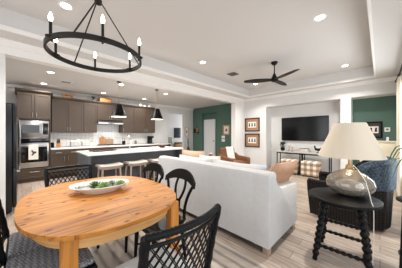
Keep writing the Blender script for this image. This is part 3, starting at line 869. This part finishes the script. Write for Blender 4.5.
t = thing('dark_jar', 'dark jar beside the copper canister on the wall shelf', 'jar', (-7.33, 6.835, 1.45))
MB().lathe([(.045, 0), (.06, .03), (.06, .16), (.03, .2), (.032, .22)], 16).build('body', M['matteblack'], t)
t = thing('floor_vase', 'tall dark floor vase with bare twigs by the opening', 'vase', (-7.4, 6.42, 0))
MB().lathe([(.06, 0), (.09, .1), (.1, .35), (.07, .55), (.045, .62), (.055, .66), (.048, .66), (.035, .6)], 18).build('vase', M['darkwood'], t)
rnd = random.Random(5)
for i in range(6):
    a = rnd.uniform(0, 6.28); r = rnd.uniform(.03, .09)
    MB().tube([(0, 0, .6), (r * .5 * math.cos(a), r * .5 * math.sin(a), .9), (r * math.cos(a), r * math.sin(a), 1.16)], [.007, .006, .004], 5).build('twig', M['greystem'], t)

# ------------------------------------------------------------------ living room
# television
t = thing('television', 'large black flat television mounted in the white wall niche', 'television', (-1.91, 7.0, 1.53))
MB().box(-.74, .74, -.012, .035, -.425, .425, .006).build('casing', M['matteblack'], t)
MB().box(-.728, .728, -.0135, -.012, -.412, .413).build('screen', M['screen'], t, smooth=False)
MB().box(-.2, .2, .035, .058, -.15, .15).build('wall_mount', M['matteblack'], t, smooth=False)
# console
t = thing('console_table', 'long console table with thin black legs under the television', 'console table', (-1.88, 6.78, 0))
MB().box(-.82, .82, -.17, .17, .70, .74, .004).build('top', M['stonetop'], t)
for xx in (-.79, -.03, .03, .79):
    for yy in (-.15, .15): MB().box(xx - .013, xx + .013, yy - .013, yy + .013, 0, .7).build('leg', M['matteblack'], t, smooth=False)
MB().box(-.79, .79, -.163, -.137, .655, .68).box(-.79, .79, .137, .163, .655, .68).box(-.803, -.777, -.15, .15, .655, .68).box(.777, .803, -.15, .15, .655, .68).build('frame_rail', M['matteblack'], t, smooth=False)
t = thing('potted_plant', 'leafy plant in a dark pot at the end of the console table', 'plant', (-2.53, 6.78, .74))
MB().lathe([(.05, 0), (.075, .03), (.075, .11), (.06, .13), (.052, .12), (.001, .1)], 18).build('pot', M['black'], t)
foliage(90, .13, .22, .05, 11, None).build('leaves', M['darkleaf'], t, smooth=False).location = (0, 0, .1)
for x, h, lb in ((-2.3, .3, 'taller dark candlestick beside the plant on the console'), (-2.2, .24, 'shorter dark candlestick beside the taller one on the console')):
    t = thing('candlestick', lb, 'candlestick', (x, 6.76, .74), 0, 'candlesticks on the console')
    MB().lathe([(.045, 0), (.045, .008), (.012, .02), (.009, h * .6), (.02, h * .63), (.006, h * .65)], 14).build('stick', M['gold'], t)
    MB().lathe([(.01, h * .65), (.01, h), (.002, h + .01)], 10).build('candle', M['cream'], t)
for k, (w_, lb, mm) in enumerate(((.36, 'lowest brown book of the stack on the console', 'darkwood'), (.33, 'middle tan book of the stack on the console', 'wood'), (.28, 'topmost dark book of the stack on the console', 'greystem'))):
    t = thing('book', lb, 'book', (-1.83, 6.77, .74 + k * .04), .05 * k, 'book stack on the console')
    MB().box(-w_ / 2, w_ / 2, -.11, .11, 0, .005).box(-w_ / 2, w_ / 2, -.11, .11, .035, .04).box(-w_ / 2, w_ / 2, .105, .11, 0, .04).build('cover', M[mm], t, smooth=False)
    MB().box(-w_ / 2 + .01, w_ / 2 - .01, -.105, .104, .005, .035).build('pages', M['paper'], t, smooth=False)
t = thing('bird_figure', 'dark curled bird figure on the console beside the lamp shade', 'ornament', (-1.42, 6.77, .74))
MB().lathe([(.05, 0), (.05, .015), (.008, .02), (.008, .06)], 14).build('stand', M['matteblack'], t)
MB().tube([(.13, 0, .2), (.08, 0, .13), (.02, 0, .1), (-.05, 0, .11), (-.09, 0, .17), (-.085, 0, .22), (-.12, 0, .225)], [.006, .03, .048, .045, .022, .024, .003], 10).build('body', M['matteblack'], t)
# ottomans
def ottoman(x, label):
    t = thing('ottoman', label, 'ottoman', (x, 6.5, 0), 0, 'plaid cube ottomans under the console')
    MB().box(-.26, .26, -.19, .2, .03, .48, .045, 4).build('cushion_body', M['plaid'], t)
    for sx in (-.2, .2):
        for sy in (-.13, .14): MB().box(sx - .02, sx + .02, sy - .02, sy + .02, 0, .04).build('foot', M['darkwood'], t, smooth=False)
    return t
o1 = ottoman(-1.55, 'tan plaid cube ottoman nearer the lamp, under the console')
dup(o1, (-2.18, 6.5, 0), 0, 'tan plaid cube ottoman farther from the lamp, by the console plant')

# sofa (back to the camera)
SX0, SX1, SY = -3.1, -.845, 1.9
sw = SX1 - SX0
t = thing('sofa', 'white slipcovered sofa seen from behind', 'sofa', ((SX0 + SX1) / 2, SY, 0))
h2 = sw / 2
MB().prism([(0.0, .09), (.16, .09), (.2, .86), (.18, .9), (.14, .915), (.06, .915), (.02, .9), (0.0, .86)], -h2 + .01, h2 - .01, 'x').build('back', M['sofa'], t)
for s in (-1, 1):
    x0, x1 = (h2 - .2, h2) if s > 0 else (-h2, -h2 + .2)
    a = MB()
    prof = [(-.005, .09), (.91, .09), (.92, .61), (.905, .645), (.87, .665), (.34, .685), (.24, .70), (.19, .75), (.165, .86), (.14, .905), (.05, .91), (.01, .89), (-.005, .85)]
    a.prism(prof, x0, x1, 'x')
    es = [e for e in a.bm.edges if abs(e.verts[0].co.x - e.verts[1].co.x) < 1e-6]
    bmesh.ops.bevel(a.bm, geom=es, offset=.022, segments=3, profile=.5, affect='EDGES')
    a.build('arm', M['sofa'], t)
MB().box(-h2 + .2, h2 - .2, .1, .88, .1, .28, .01).build('seat_base', M['sofa'], t)
for k in (-1, 1):
    x0 = k * (h2 - .2) / 2
    MB().box(x0 - (h2 - .2) / 2 + .004, x0 + (h2 - .2) / 2 - .004, .19, .92, .28, .46, .05, 4).build('seat_cushion', M['sofa'], t)
    MB().pillow(h2 - .21, .5, .26, 14, Matrix.Translation((x0, .335, .69)) @ Matrix.Rotation(-.16, 4, 'X')).build('back_cushion', M['sofa'], t)
for sx in (-1, 1):
    for yy in (.06, .85): MB().box(sx * (h2 - .06) - .035, sx * (h2 - .06) + .035, yy - .035, yy + .035, 0, .1, .003).build('leg', M['greywood'], t)
MB().box(-h2 + .02, h2 - .02, .03, .87, .075, .092).build('underside', M['matteblack'], t, smooth=False)


def pil(label, loc, rz, rx, w_, h_, t_, mm, name='throw_pillow'):
    t = thing(name, label, 'pillow', loc, rz, 'throw pillows on the sofa')
    MB().pillow(w_, h_, t_, 14, Matrix.Rotation(rx, 4, 'X') @ Matrix.Translation((0, 0, h_ / 2))).build('cover', M[mm], t)
    fr = MB()
    n = 10
    pts = []
    for i in range(4 * n):
        e = i // n; f = i % n / n * 2 - 1
        x, z = ((f, -1), (1, f), (-f, 1), (-1, -f))[e]
        k = 1 - .06 * (1 - x * x) * z * z; k2 = 1 - .06 * (1 - z * z) * x * x
        pts.append(Matrix.Rotation(rx, 4, 'X') @ Vector((x * w_ / 2 * k2, 0, z * h_ / 2 * k + h_ / 2)))
    fr.tube(pts, .006, 6, closed=True).build('piping', M[mm], t)
pil('tan leather throw pillow standing at the arm end of the white sofa', (-1.2, 2.60, .47), PI / 2 - .2, .58, .54, .60, .17, 'tanpil')
pil('beige pillow showing above the far half of the sofa back', (-2.7, 2.42, .49), .1, -.1, .62, .53, .18, 'beigepil')
pil('cream pillow leaning beside the beige one above the sofa back', (-2.2, 2.38, .46), .15, -.1, .46, .5, .18, 'creampil')

# cognac armchair with white throw
t = thing('leather_armchair', 'cognac leather armchair by the green wall corner', 'armchair', (-3.62, 5.2, 0), -PI / 2 - .35)
a = MB().prism([(-.34, .3), (-.22, .3), (-.34, .82), (-.40, .86), (-.46, .83)], -.28, .28, 'x')
a.build('backrest', M['leather'], t)
for s in (-1, 1):
    x0, x1 = (.28, .4) if s > 0 else (-.4, -.28)
    MB().prism([(-.40, .14), (.42, .14), (.42, .53), (.39, .56), (-.2, .58), (-.38, .66)], x0, x1, 'x').build('arm', M['leather'], t)
MB().box(-.28, .28, -.3, .42, .14, .3, .01).build('seat_base', M['leather'], t)
MB().box(-.275, .275, -.24, .44, .3, .44, .04, 3).build('seat_cushion', M['leather'], t)
for sx in (-1, 1):
    for yy in (-.33, .36): MB().tube([(sx * .34, yy, .15), (sx * .35, yy * 1.05, 0)], [.022, .015], 8).build('leg', M['darkwood'], t)
def thr(u, v):
    x = -.25 + u * .3 + .01 * math.sin(v * 7)
    path = [(-.20, .46), (-.24, .55), (-.325, .82), (-.36, .872), (-.41, .878), (-.475, .84), (-.455, .7), (-.42, .56)]
    f = v * (len(path) - 1); i = min(int(f), len(path) - 2); f -= i
    y = path[i][0] * (1 - f) + path[i + 1][0] * f; z = path[i][1] * (1 - f) + path[i + 1][1] * f
    return (x, y + .008 * math.sin(u * 18), z)
th = MB().grid(thr, 14, 28, .012).build('throw_blanket', M['throw']); th.location = (-3.62, 5.2, 0); th.rotation_euler = (0, 0, -PI / 2 - .35)
tag(th, 'white knitted throw draped over the back of the cognac armchair', 'blanket')
# small table with candle jar
t = thing('end_table', 'small dark round end table behind the sofa holding a candle jar', 'side table', (-3.72, 4.15, 0))
MB().lathe([(.2, .58), (.22, .585), (.22, .605), (.2, .61)], 28).build('top', M['darkwood'], t)
MB().tube([(0, 0, .02), (0, 0, .59)], .02, 10).build('post', M['matteblack'], t)
MB().lathe([(.16, 0), (.16, .015), (.02, .03)], 24).build('base', M['matteblack'], t)
t = thing('candle_jar', 'dark rose candle jar on the small end table', 'candle', (-3.72, 4.15, .61))
MB().lathe([(.05, 0), (.055, .01), (.055, .12), (.05, .125)], 18).build('jar', M['wax'], t)
MB().lathe([(.056, .01), (.058, .012), (.058, .075), (.056, .077)], 18, cap=False).build('dark_sleeve', M['matteblack'], t)
MB().lathe([(.052, .125), (.052, .14), (.012, .145), (.01, .165), (.002, .17)], 18).build('lid', M['creampil'], t)
t = thing('coffee_table', 'low wooden coffee table in front of the sofa', 'coffee table', (-1.95, 4.1, 0))
MB().box(-.5, .5, -.3, .3, .36, .40, .006).build('top', M['greywood'], t)
for sx in (-.44, .44):
    for sy in (-.24, .24): MB().box(sx - .025, sx + .025, sy - .025, sy + .025, 0, .36).build('leg', M['greywood'], t, smooth=False)
t = thing('leafy_plant', 'bushy green plant on the coffee table behind the tan pillow', 'plant', (-1.58, 4.05, .4))
MB().lathe([(.06, 0), (.08, .03), (.085, .12), (.07, .13), (.001, .11)], 18).build('pot', M['gray'], t)
foliage(80, .12, .2, .05, 21, None).build('leaves', M['leaf'], t, smooth=False).location = (0, 0, .1)

# wicker swivel armchair, facing -X (towards the coffee table)
t = thing('wicker_armchair', 'dark woven barrel armchair with slate blue back behind the twisted-leg table', 'armchair', (-.36, 3.78, 0))
# shell: side towards camera (-Y), back (+X), far side (+Y); rim rises from .58 at the front to 1.0 at the back
def shell_path(u):
    # u 0..1 round the shell, from near front corner to far front corner
    pts = [(-.49, -.40), (-.3, -.43), (0, -.44), (.26, -.42), (.42, -.32), (.49, -.12), (.5, 0), (.49, .12), (.42, .32), (.26, .42), (0, .44), (-.3, .43), (-.49, .40)]
    f = u * (len(pts) - 1); i = min(int(f), len(pts) - 2); f -= i
    return Vector((pts[i][0] * (1 - f) + pts[i + 1][0] * f, pts[i][1] * (1 - f) + pts[i + 1][1] * f, 0))
def rim(u):
    p = shell_path(u); s = (p.x + .49) / .99
    s = max(0, min(1, (s - .25) / .6)); s = s * s * (3 - 2 * s)
    return .585 + .36 * s
def shell(u, v):
    p = shell_path(u); z = .035 + v * (rim(u) - .035)
    k = .95 + .05 * min(1, v * 1.3) + .03 * v
    return (p.x * k, p.y * k, z)
MB().grid(shell, 48, 14, .012).build('woven_shell', M['wickerb'], t)
pts = [Vector((shell_path(i / 48).x * .99, shell_path(i / 48).y * .99, rim(i / 48))) for i in range(49)]
MB().tube(pts, .034, 10).build('rim_roll', M['wickerb'], t)
def cover(u, v):
    uu = .21 + .50 * u
    p = shell_path(uu); r = rim(uu); L = [(1.055, -.36), (1.075, -.15), (1.09, .0), (1.04, .05), (.95, .05), (.88, -.02), (.86, -.3)]
    f = v * (len(L) - 1); i = min(int(f), len(L) - 2); f -= i
    k = L[i][0] * (1 - f) + L[i + 1][0] * f; dz = L[i][1] * (1 - f) + L[i + 1][1] * f
    return (p.x * k, p.y * k, r + dz)
MB().grid(lambda u, v: cover(u, v), 30, 20, .014).build('back_cover', M['tweedblue'], t)
MB().box(-.42, .34, -.33, .33, .1, .3, .03).build('seat_base', M['wickerb'], t)
MB().box(-.46, .32, -.33, .33, .3, .46, .05, 4).build('seat_cushion', M['tweedblue'], t)
MB().lathe([(.3, 0), (.3, .03), (.1, .05), (.1, .12)], 28).build('swivel_base', M['matteblack'], t)

# cream cabinet in the green niche with a small figure
t = thing('cream_cabinet', 'tall cream cabinet standing against the green niche wall', 'cabinet', (.0, 6.84, 0))
MB().box(-.4, .34, -.18, .2, .08, 1.13, .004).box(-.43, .355, -.2, .21, 1.13, 1.165, .006).build('body', M['cream'], t)
for s in (-1, 1):
    d = MB().box(min(s * .01, s * .34) - .02, max(s * .01, s * .34) - .02, -.2, -.18, .12, 1.1, .004).build('door', M['cream'], t)
    MB().lathe([(.006, 0), (.014, .012), (.001, .024)], 10).build('knob', M['gold'], d).matrix_local = Matrix.Translation((s * .05 - .02, -.2, .65)) @ Matrix.Rotation(PI / 2, 4, 'X')
for sx in (-.36, .32):
    for sy in (-.15, .17): MB().box(sx - .02, sx + .02, sy - .02, sy + .02, 0, .08).build('foot', M['cream'], t, smooth=False)
t = thing('white_ornament', 'little white ornament standing on the tall cream cabinet', 'ornament', (.14, 6.74, 1.165))
MB().lathe([(.03, 0), (.034, .01), (.018, .04), (.03, .075), (.018, .1), (.002, .11)], 16).build('figure', M['ceramic'], t)

# curtain and rod on the right wall
def cur(u, v):
    y = 5.62 + .62 * u
    x = .295 + .025 * math.sin(u * 2 * PI * 4.2)
    return (x - .04 * v * 0, y, .02 + 2.56 * v)
t = thing('curtain', 'cream curtain with dark beaded edge at the right-hand window', 'curtain', (0, 0, 0))
MB().grid(cur, 60, 6, .006).build('panel', M['curtain'], t)
tr = MB()
for k in range(25):
    z = .1 + k * .1
    p = cur(.97, 0)
    tr.box(p[0] - .03, p[0] - .006, p[1] - .03, p[1] + .01, z, z + .05, .006, 1)
tr.build('beaded_trim', M['trimdot'], t)
for k in range(6):
    MB().tube([(.29 + .024 * math.cos(q), 5.65 + k * .11, 2.615 + .024 * math.sin(q)) for q in [2 * PI * w_ / 12 for w_ in range(12)]], .004, 5, closed=True).build('curtain_ring', M['matteblack'], t)
t = thing('curtain_rod', 'dark curtain rod with ball end above the right-hand window', 'curtain rod', (0, 0, 0))
MB().tube([(.29, 3.1, 2.615), (.29, 6.3, 2.615)], .013, 10).build('rod', M['matteblack'], t)
MB().lathe([(.012, 0), (.035, .02), (.04, .045), (.028, .075), (.004, .09)], 14).build('finial', M['matteblack'], t).matrix_local = Matrix.Translation((.29, 6.3, 2.615)) @ Matrix.Rotation(-PI / 2, 4, 'X')
for y in (3.2, 6.2): MB().tube([(.29, y, 2.615), (.36, y, 2.615)], .01, 8).build('bracket', M['matteblack'], t)

# barley-twist side table
TT = Vector((-.29, 2.46, 0))
t = thing('side_table', 'round black side table on turned bobbin legs', 'side table', TT, .05)
MB().lathe([(.29, .645), (.315, .652), (.315, .675), (.305, .68)], 48).build('top', M['black'], t)
MB().lathe([(.2, .60), (.21, .605), (.21, .645), (.2, .645)], 32).build('apron', M['black'], t)
feet = {}
for sx in (-1, 1):
    for sy in (-1, 1):
        a0 = Vector((sx * .15, sy * .15, .615)); a1 = Vector((sx * .215, sy * .21, .04))
        p, r = bobbin(a0, a1, 9, .019, .034)
        l = MB().tube(p, r, 12); l.tube([a1, (sx * .22, sy * .215, 0)], [.022, .024], 10)
        l.build('leg', M['black'], t); feet[(sx, sy)] = (a0, a1)
def on(k, z):
    a0, a1 = feet[k]; f = (a0.z - z) / (a0.z - a1.z); return a0.lerp(a1, f)
for k1, k2, z in (((-1, -1), (1, -1), .16), ((-1, 1), (1, 1), .16), ((-1, -1), (-1, 1), .27), ((1, -1), (1, 1), .27), ((-1, 1), (1, 1), .30)):
    p, r = bobbin(on(k1, z), on(k2, z), 8, .012, .021)
    MB().tube(p, r, 10).build('stretcher', M['black'], t)
# table lamp
L = Vector((-.24, 2.57, .68))
t = thing('table_lamp', 'glass table lamp with wide cream shade on the black side table', 'lamp', L)
prof = [(.05, .0), (.1, .006), (.17, .035), (.21, .085), (.216, .13), (.195, .185), (.14, .235), (.078, .265), (.04, .285), (.03, .31)]
MB().lathe(prof + [(.024, .31), (.034, .282), (.07, .258), (.135, .229), (.189, .181), (.209, .13), (.203, .087), (.165, .04), (.1, .012), (.001, .008)], 40).build('glass_base', M['glass'], t)
MB().lathe([(.034, .31), (.034, .325), (.012, .335), (.01, .42)], 18).build('brass_neck', M['gold'], t)
MB().lathe([(.295, .42), (.14, .79), (.137, .79), (.292, .42)], 48, cap=False).build('shade', M['shade'], t)
hp = MB().tube([(.143, 0, .74), (-.143, 0, .74)], .003, 6); hp.tube([(0, .143, .74), (0, -.143, .74)], .003, 6); hp.tube([(0, 0, .42), (0, 0, .74)], .004, 6)
hp.build('harp', M['gold'], t)
MB().lathe([(.012, .44), (.03, .5), (.03, .53), (.012, .57)], 14).build('bulb', M['pendin'], t)
d = bpy.data.lights.new('lamp_bulb', 'POINT'); d.energy = 2.2; d.color = (1, .84, .64); d.shadow_soft_size = .04
o = bpy.data.objects.new('lamp_bulb', d); COL.objects.link(o); o.parent = t; o.location = (.0, 0, .63)
MB().tube([(.03, -.0, .33), (.08, -.08, .29), (.14, -.16, .2), (.17, -.22, .09), (.185, -.245, .02), (.195, -.275, .005), (.2, -.30, -.05), (.2, -.31, -.3), (.19, -.3, -.6), (.2, -.28, -.675)], .0035, 6).build('cord', M['cord'], t)

# black metal plant stand with a trailing plant at the right edge
t = thing('plant_stand', 'black metal plant stand at the far right edge', 'plant stand', (.26, 2.62, 0))
MB().lathe([(.14, .70), (.15, .705), (.15, .72), (.14, .725)], 28).build('top', M['matteblack'], t)
for a in (math.radians(215), math.radians(95), math.radians(335)):
    MB().tube([(.12 * math.cos(a), .12 * math.sin(a), .71), (.15 * math.cos(a), .15 * math.sin(a), 0)], .012, 8).build('leg', M['matteblack'], t)
MB().lathe([(.125, .18), (.135, .18), (.135, .192), (.125, .192), (.125, .18)], 28, cap=False).build('ring', M['matteblack'], t)
t = thing('trailing_plant', 'grassy plant with thin drooping green leaves at the right edge', 'plant', (.26, 2.62, .725))
MB().lathe([(.07, 0), (.1, .03), (.11, .16), (.1, .165), (.001, .14)], 22).build('pot', M['cream'], t)
rnd = random.Random(9)
for i in range(16):
    a = math.radians(rnd.uniform(150, 300)) if i < 9 else rnd.uniform(0, 6.28); ln = rnd.uniform(.2, .34); hz = rnd.uniform(.28, .5)
    pts = [(ln * f * math.cos(a), ln * f * math.sin(a), .14 + hz * math.sin(PI * min(1, f * .85)) * (1.0) - .18 * f * f) for f in [k / 8 for k in range(9)]]
    MB().tube(pts, [.004 + .004 * math.sin(PI * min(1, .1 + k / 8)) - (.003 if k > 6 else 0) for k in range(9)], 5, flat=.35).build('leaf', M['leaf'], t)

# ------------------------------------------------------------------ dining area
rg_ = MB().box(-3.1, -.62, -.55, 1.75, 0, .008).build('rug', M['rug'], smooth=False)
tag(rg_, 'flat grey and beige striped rug under the pine dining table', 'rug')
RZ = .008
TCX, TCY, TA, TB = -1.945, .565, .765, .605
def oval(sc=1.0, n=96, ex=2.6, off=0):
    o_ = []
    for k in range(n):
        a = 2 * PI * k / n
        cs, sn = math.cos(a), math.sin(a)
        o_.append(((TA + off) * math.copysign(abs(cs) ** (2 / ex), cs), (TB + off) * math.copysign(abs(sn) ** (2 / ex), sn)))
    return o_
t = thing('dining_table', 'oval knotty pine dining table with square legs', 'table', (TCX, TCY, RZ))
tp = MB()
tp.prism(oval(), .722, .752)
es = [e for e in tp.bm.edges if abs(e.verts[0].co.z - e.verts[1].co.z) < 1e-6]
bmesh.ops.bevel(tp.bm, geom=es, offset=.009, segments=2, profile=.5, affect='EDGES')
tp.build('tabletop', M['pine'], t)
ap = MB()
O1, O2 = oval(off=-.07), oval(off=-.095)
n = len(O1)
va = [[ap.bm.verts.new((p[0], p[1], z)) for p in O] for O, z in ((O1, .63), (O1, .722), (O2, .722), (O2, .63))]
for A, B in zip(va, va[1:] + va[:1]):
    for k in range(n): ap.bm.faces.new((A[k], A[(k + 1) % n], B[(k + 1) % n], B[k]))
ap.build('apron', M['pinea'], t)
for lx, ly in ((-1.36, .205), (-1.36, .985), (-2.47, .13), (-2.47, 1.0)):
    MB().box(lx - TCX - .043, lx - TCX + .043, ly - TCY - .043, ly - TCY + .043, 0, .722, .006).build('leg', M['pinev'], t)

# wicker dining chairs (local: faces +y)
def wicker_chair(loc, rz, label, seatm):
    t = thing('wicker_dining_chair', label, 'chair', loc, rz, 'black wicker dining chairs round the pine table')
    SW, SD = .215, .225
    BW = .235
    def bk(u, v):      # u across, v up the back
        x = (u - .5) * 2
        return Vector((x * BW * (.93 + .07 * v), -SD - .005 - .085 * v ** 1.2 - .05 * (1 - x * x) * (.4 + .6 * v), .44 + v * (.47)))
    # posts
    for s in (0, 1):
        p = [bk(s, k / 10) for k in range(11)]
        MB().tube(p, [.020 + .004 * (k % 2) for k in range(11)], 10).build('back_post', M['wicker'], t)
    # braided top rail
    pts = []; rs = []
    for k in range(49):
        q = bk(k / 48, 1.0); pts.append(q); rs.append(.015 + .005 * abs(math.sin(k * PI / 2 + .4)))
    MB().tube(pts, rs, 10).build('top_rail', M['wicker'], t)
    MB().tube([bk(k / 12, .9) for k in range(13)], .009, 8).build('upper_band', M['wicker'], t)
    MB().tube([bk(k / 12, .04) for k in range(13)], .012, 8).build('lower_rail', M['wicker'], t)
    lat = MB()
    def lattice(k0, k1, sl):
        for i in range(k0, k1):
            for o_ in (-.009, .009):
                P = []
                for j in range(15):
                    v = .04 + .86 * j / 14; u = i / 10 + sl * v * .62 + o_
                    if .0 <= u <= 1.0: P.append(bk(u, v) + Vector((0, .004 * sl, 0)))
                if len(P) > 2: lat.tube(P, .003, 5)
    lattice(-7, 11, 1); lattice(0, 18, -1)
    lat.build('woven_lattice', M['wicker'], t)
    # seat
    MB().box(-SW, SW, -SD, SD, .395, .435, .01).build('seat_frame', M['wicker'], t)
    MB().box(-SW + .005, SW - .005, -SD + .015, SD, .435, .478, .018, 3).build('seat_cushion', seatm, t)
    MB().tube([(-SW, -SD, .415), (-SW, SD, .415), (SW, SD, .415), (SW, -SD, .415)], .02, 8).build('seat_roll', M['wicker'], t)
    for sx in (-1, 1):
        for yy in (-SD + .025, SD - .03): MB().tube([(sx * (SW - .025), yy, .4), (sx * (SW - .02), yy, 0)], [.02, .016], 8).build('leg', M['wicker'], t)
    for sx in (-1, 1): MB().tube([(sx * (SW - .022), -SD + .025, .17), (sx * (SW - .022), SD - .03, .17)], .009, 6).build('stretcher', M['wicker'], t)
    return t
wicker_chair((-1.0, .595, RZ), PI / 2, 'black wicker chair closest to the viewer, its lattice back in the foreground', M['paleseat'])
wc = wicker_chair((-2.545, .44, RZ), -PI / 2, 'black wicker chair across the pine table, its lattice back before the kitchen', M['tweed'])
dup(wc, (-2.07, .135, RZ), 0, 'black wicker chair with grey tweed seat pushed in at the table side nearer the refrigerator')
dup(wc, (-1.62, .135, RZ), 0, 'black wicker chair with grey tweed seat beside the front pine table leg')

# black splat-back chairs
def splat_chair(loc, rz, label):
    t = thing('splat_back_chair', label, 'chair', loc, rz, 'black splat-back chairs between the pine table and the sofa')
    def by(z): return -.2 - .10 * max(0, (z - .45) / .5) ** 1.3
    def seat(u, v):
        x = (u - .5) * 2; y = (v - .5) * 2
        w_ = .205 + .02 * y
        return (x * w_ * (1 - .12 * max(0, abs(y) - .8) / .2), y * .205, .452 - .012 * (1 - x * x) * (1 - y * y))
    MB().grid(seat, 12, 12, .035).build('seat', M['black'], t)
    # stiles: narrow at the seat, curving out to the crest
    for s in (-1, 1):
        p = []
        for k in range(15):
            f = k / 14; z = .43 + f * .37
            x = .165 + .07 * f ** 1.5 - .03 * math.sin(f * PI)
            p.append((s * x, by(z), z))
        MB().tube(p, [.016] * 15, 10).build('stile', M['black'], t)
    # crest: yoke, thick in the middle, ears at the ends
    def crest(u, v):
        x = (u - .5) * 2
        zc = .875 - .08 * abs(x) ** 2.4
        hh = .056 - .026 * abs(x) ** 2
        z = zc + (v - .5) * 2 * hh
        return (x * .265, by(z) - .035 * (1 - x * x) + .0, z)
    MB().grid(crest, 28, 6, .022).build('crest_rail', M['black'], t)
    # pierced vase splat
    sp = MB()
    for s in (-1, 1):
        p = []; r = []
        for k in range(21):
            f = k / 20; z = .44 + f * .40
            x = (.03 + .014 * math.sin(PI * f / .4)) if f < .4 else .03 + .05 * math.sin(PI * (f - .4) / .6 * .8)
            p.append((s * x, by(z) - .03 * f, z)); r.append(.014)
        sp.tube(p, r, 8)
    sp.tube([(0, by(.44 + .42 * f) - .03 * f, .44 + .42 * f) for f in [k / 20 for k in range(9)]], [.034, .036, .04, .042, .042, .04, .036, .03, .022], 10, flat=.3)
    sp.build('splat', M['black'], t)
    for sx in (-1, 1):
        MB().tube([(sx * .165, .165, .43), (sx * .17, .17, .3), (sx * .18, .185, 0)], [.016, .022, .014], 10).build('leg', M['black'], t)
        MB().tube([(sx * .15, -.17, .43), (sx * .155, -.18, .25), (sx * .17, -.21, 0)], [.018, .02, .014], 10).build('leg', M['black'], t)
        MB().tube([(sx * .173, .175, .18), (sx * .16, -.19, .18)], .01, 8).build('stretcher', M['black'], t)
    MB().tube([(-.167, 0, .18), (.167, 0, .18)], .01, 8).build('stretcher', M['black'], t)
    return t
s1 = splat_chair((-1.63, 1.02, RZ), PI, 'black splat-back chair nearer the viewer of the two against the sofa side')
dup(s1, (-2.22, 1.02, RZ), PI, 'black splat-back chair nearer the kitchen of the two on the sofa side')

# platter with greenery on the table
TZ = RZ + .752
t = thing('serving_platter', 'large oval white platter in the middle of the pine table', 'platter', (-2.06, .58, TZ), math.radians(68))
MB().lathe([(.6, 0), (.62, .004), (.82, .038), (1.0, .068), (.985, .076), (.8, .046), (.6, .012), (.001, .010)], 48, sx=.277, sy=.185).build('platter', M['ceramic'], t)
def rosette(loc, r, label, mm, seed):
    rnd = random.Random(seed)
    t = thing('succulent', label, 'succulent', loc, rnd.uniform(0, 6), 'succulents in the white platter')
    MB().lathe([(.012, 0), (.02, .006), (.014, .03), (.002, .034)], 10).build('stem', M['leaf'], t)
    m = MB()
    for ring, (n_, el, ln) in enumerate(((8, .15, 1.0), (7, .55, .85), (5, 1.0, .6), (3, 1.35, .4))):
        for k in range(n_):
            a = 2 * PI * (k + .5 * ring) / n_ + rnd.uniform(-.1, .1)
            d_ = Vector((math.cos(a) * math.cos(el), math.sin(a) * math.cos(el), math.sin(el)))
            b_ = Vector((0, 0, .02 + ring * .006)); L_ = r * ln
            m.tube([b_, b_ + d_ * L_ * .35, b_ + d_ * L_ * .7, b_ + d_ * L_ + Vector((0, 0, .006))], [r * .1, r * .24, r * .22, r * .02], 6, flat=.45)
    m.build('leaves', mm, t)
rosette((-2.02, .60, TZ + .012), .085, 'largest green succulent in the middle of the white platter', M['succ'], 1)
rosette((-2.14, .55, TZ + .012), .075, 'dark green succulent beside the largest one in the platter', M['succd'], 2)
rosette((-1.99, .755, TZ + .016), .07, 'green succulent nearest the splat-back chairs in the platter', M['succ'], 3)
rosette((-2.12, .71, TZ + .012), .05, 'pale grey-green succulent at the kitchen-side rim of the platter', M['paleleaf'], 4)
t = thing('dried_sprig', 'grey dried sprig lying across the near end of the platter', 'sprig', (-2.14, .43, TZ + .034), .9)
MB().tube([(-.09, 0, .004), (0, .012, .014), (.09, 0, .02)], [.004, .004, .003], 6).build('stem', M['greystem'], t)
lf = MB()
for k in range(8):
    x = -.06 + k * .018; s = 1 if k % 2 else -1
    lf.tube([(x, .008, .012), (x + .015, s * .022, .022), (x + .03, s * .04, .018)], [.003, .011, .001], 6, flat=.35)
lf.build('leaves', M['paleleaf'], t)
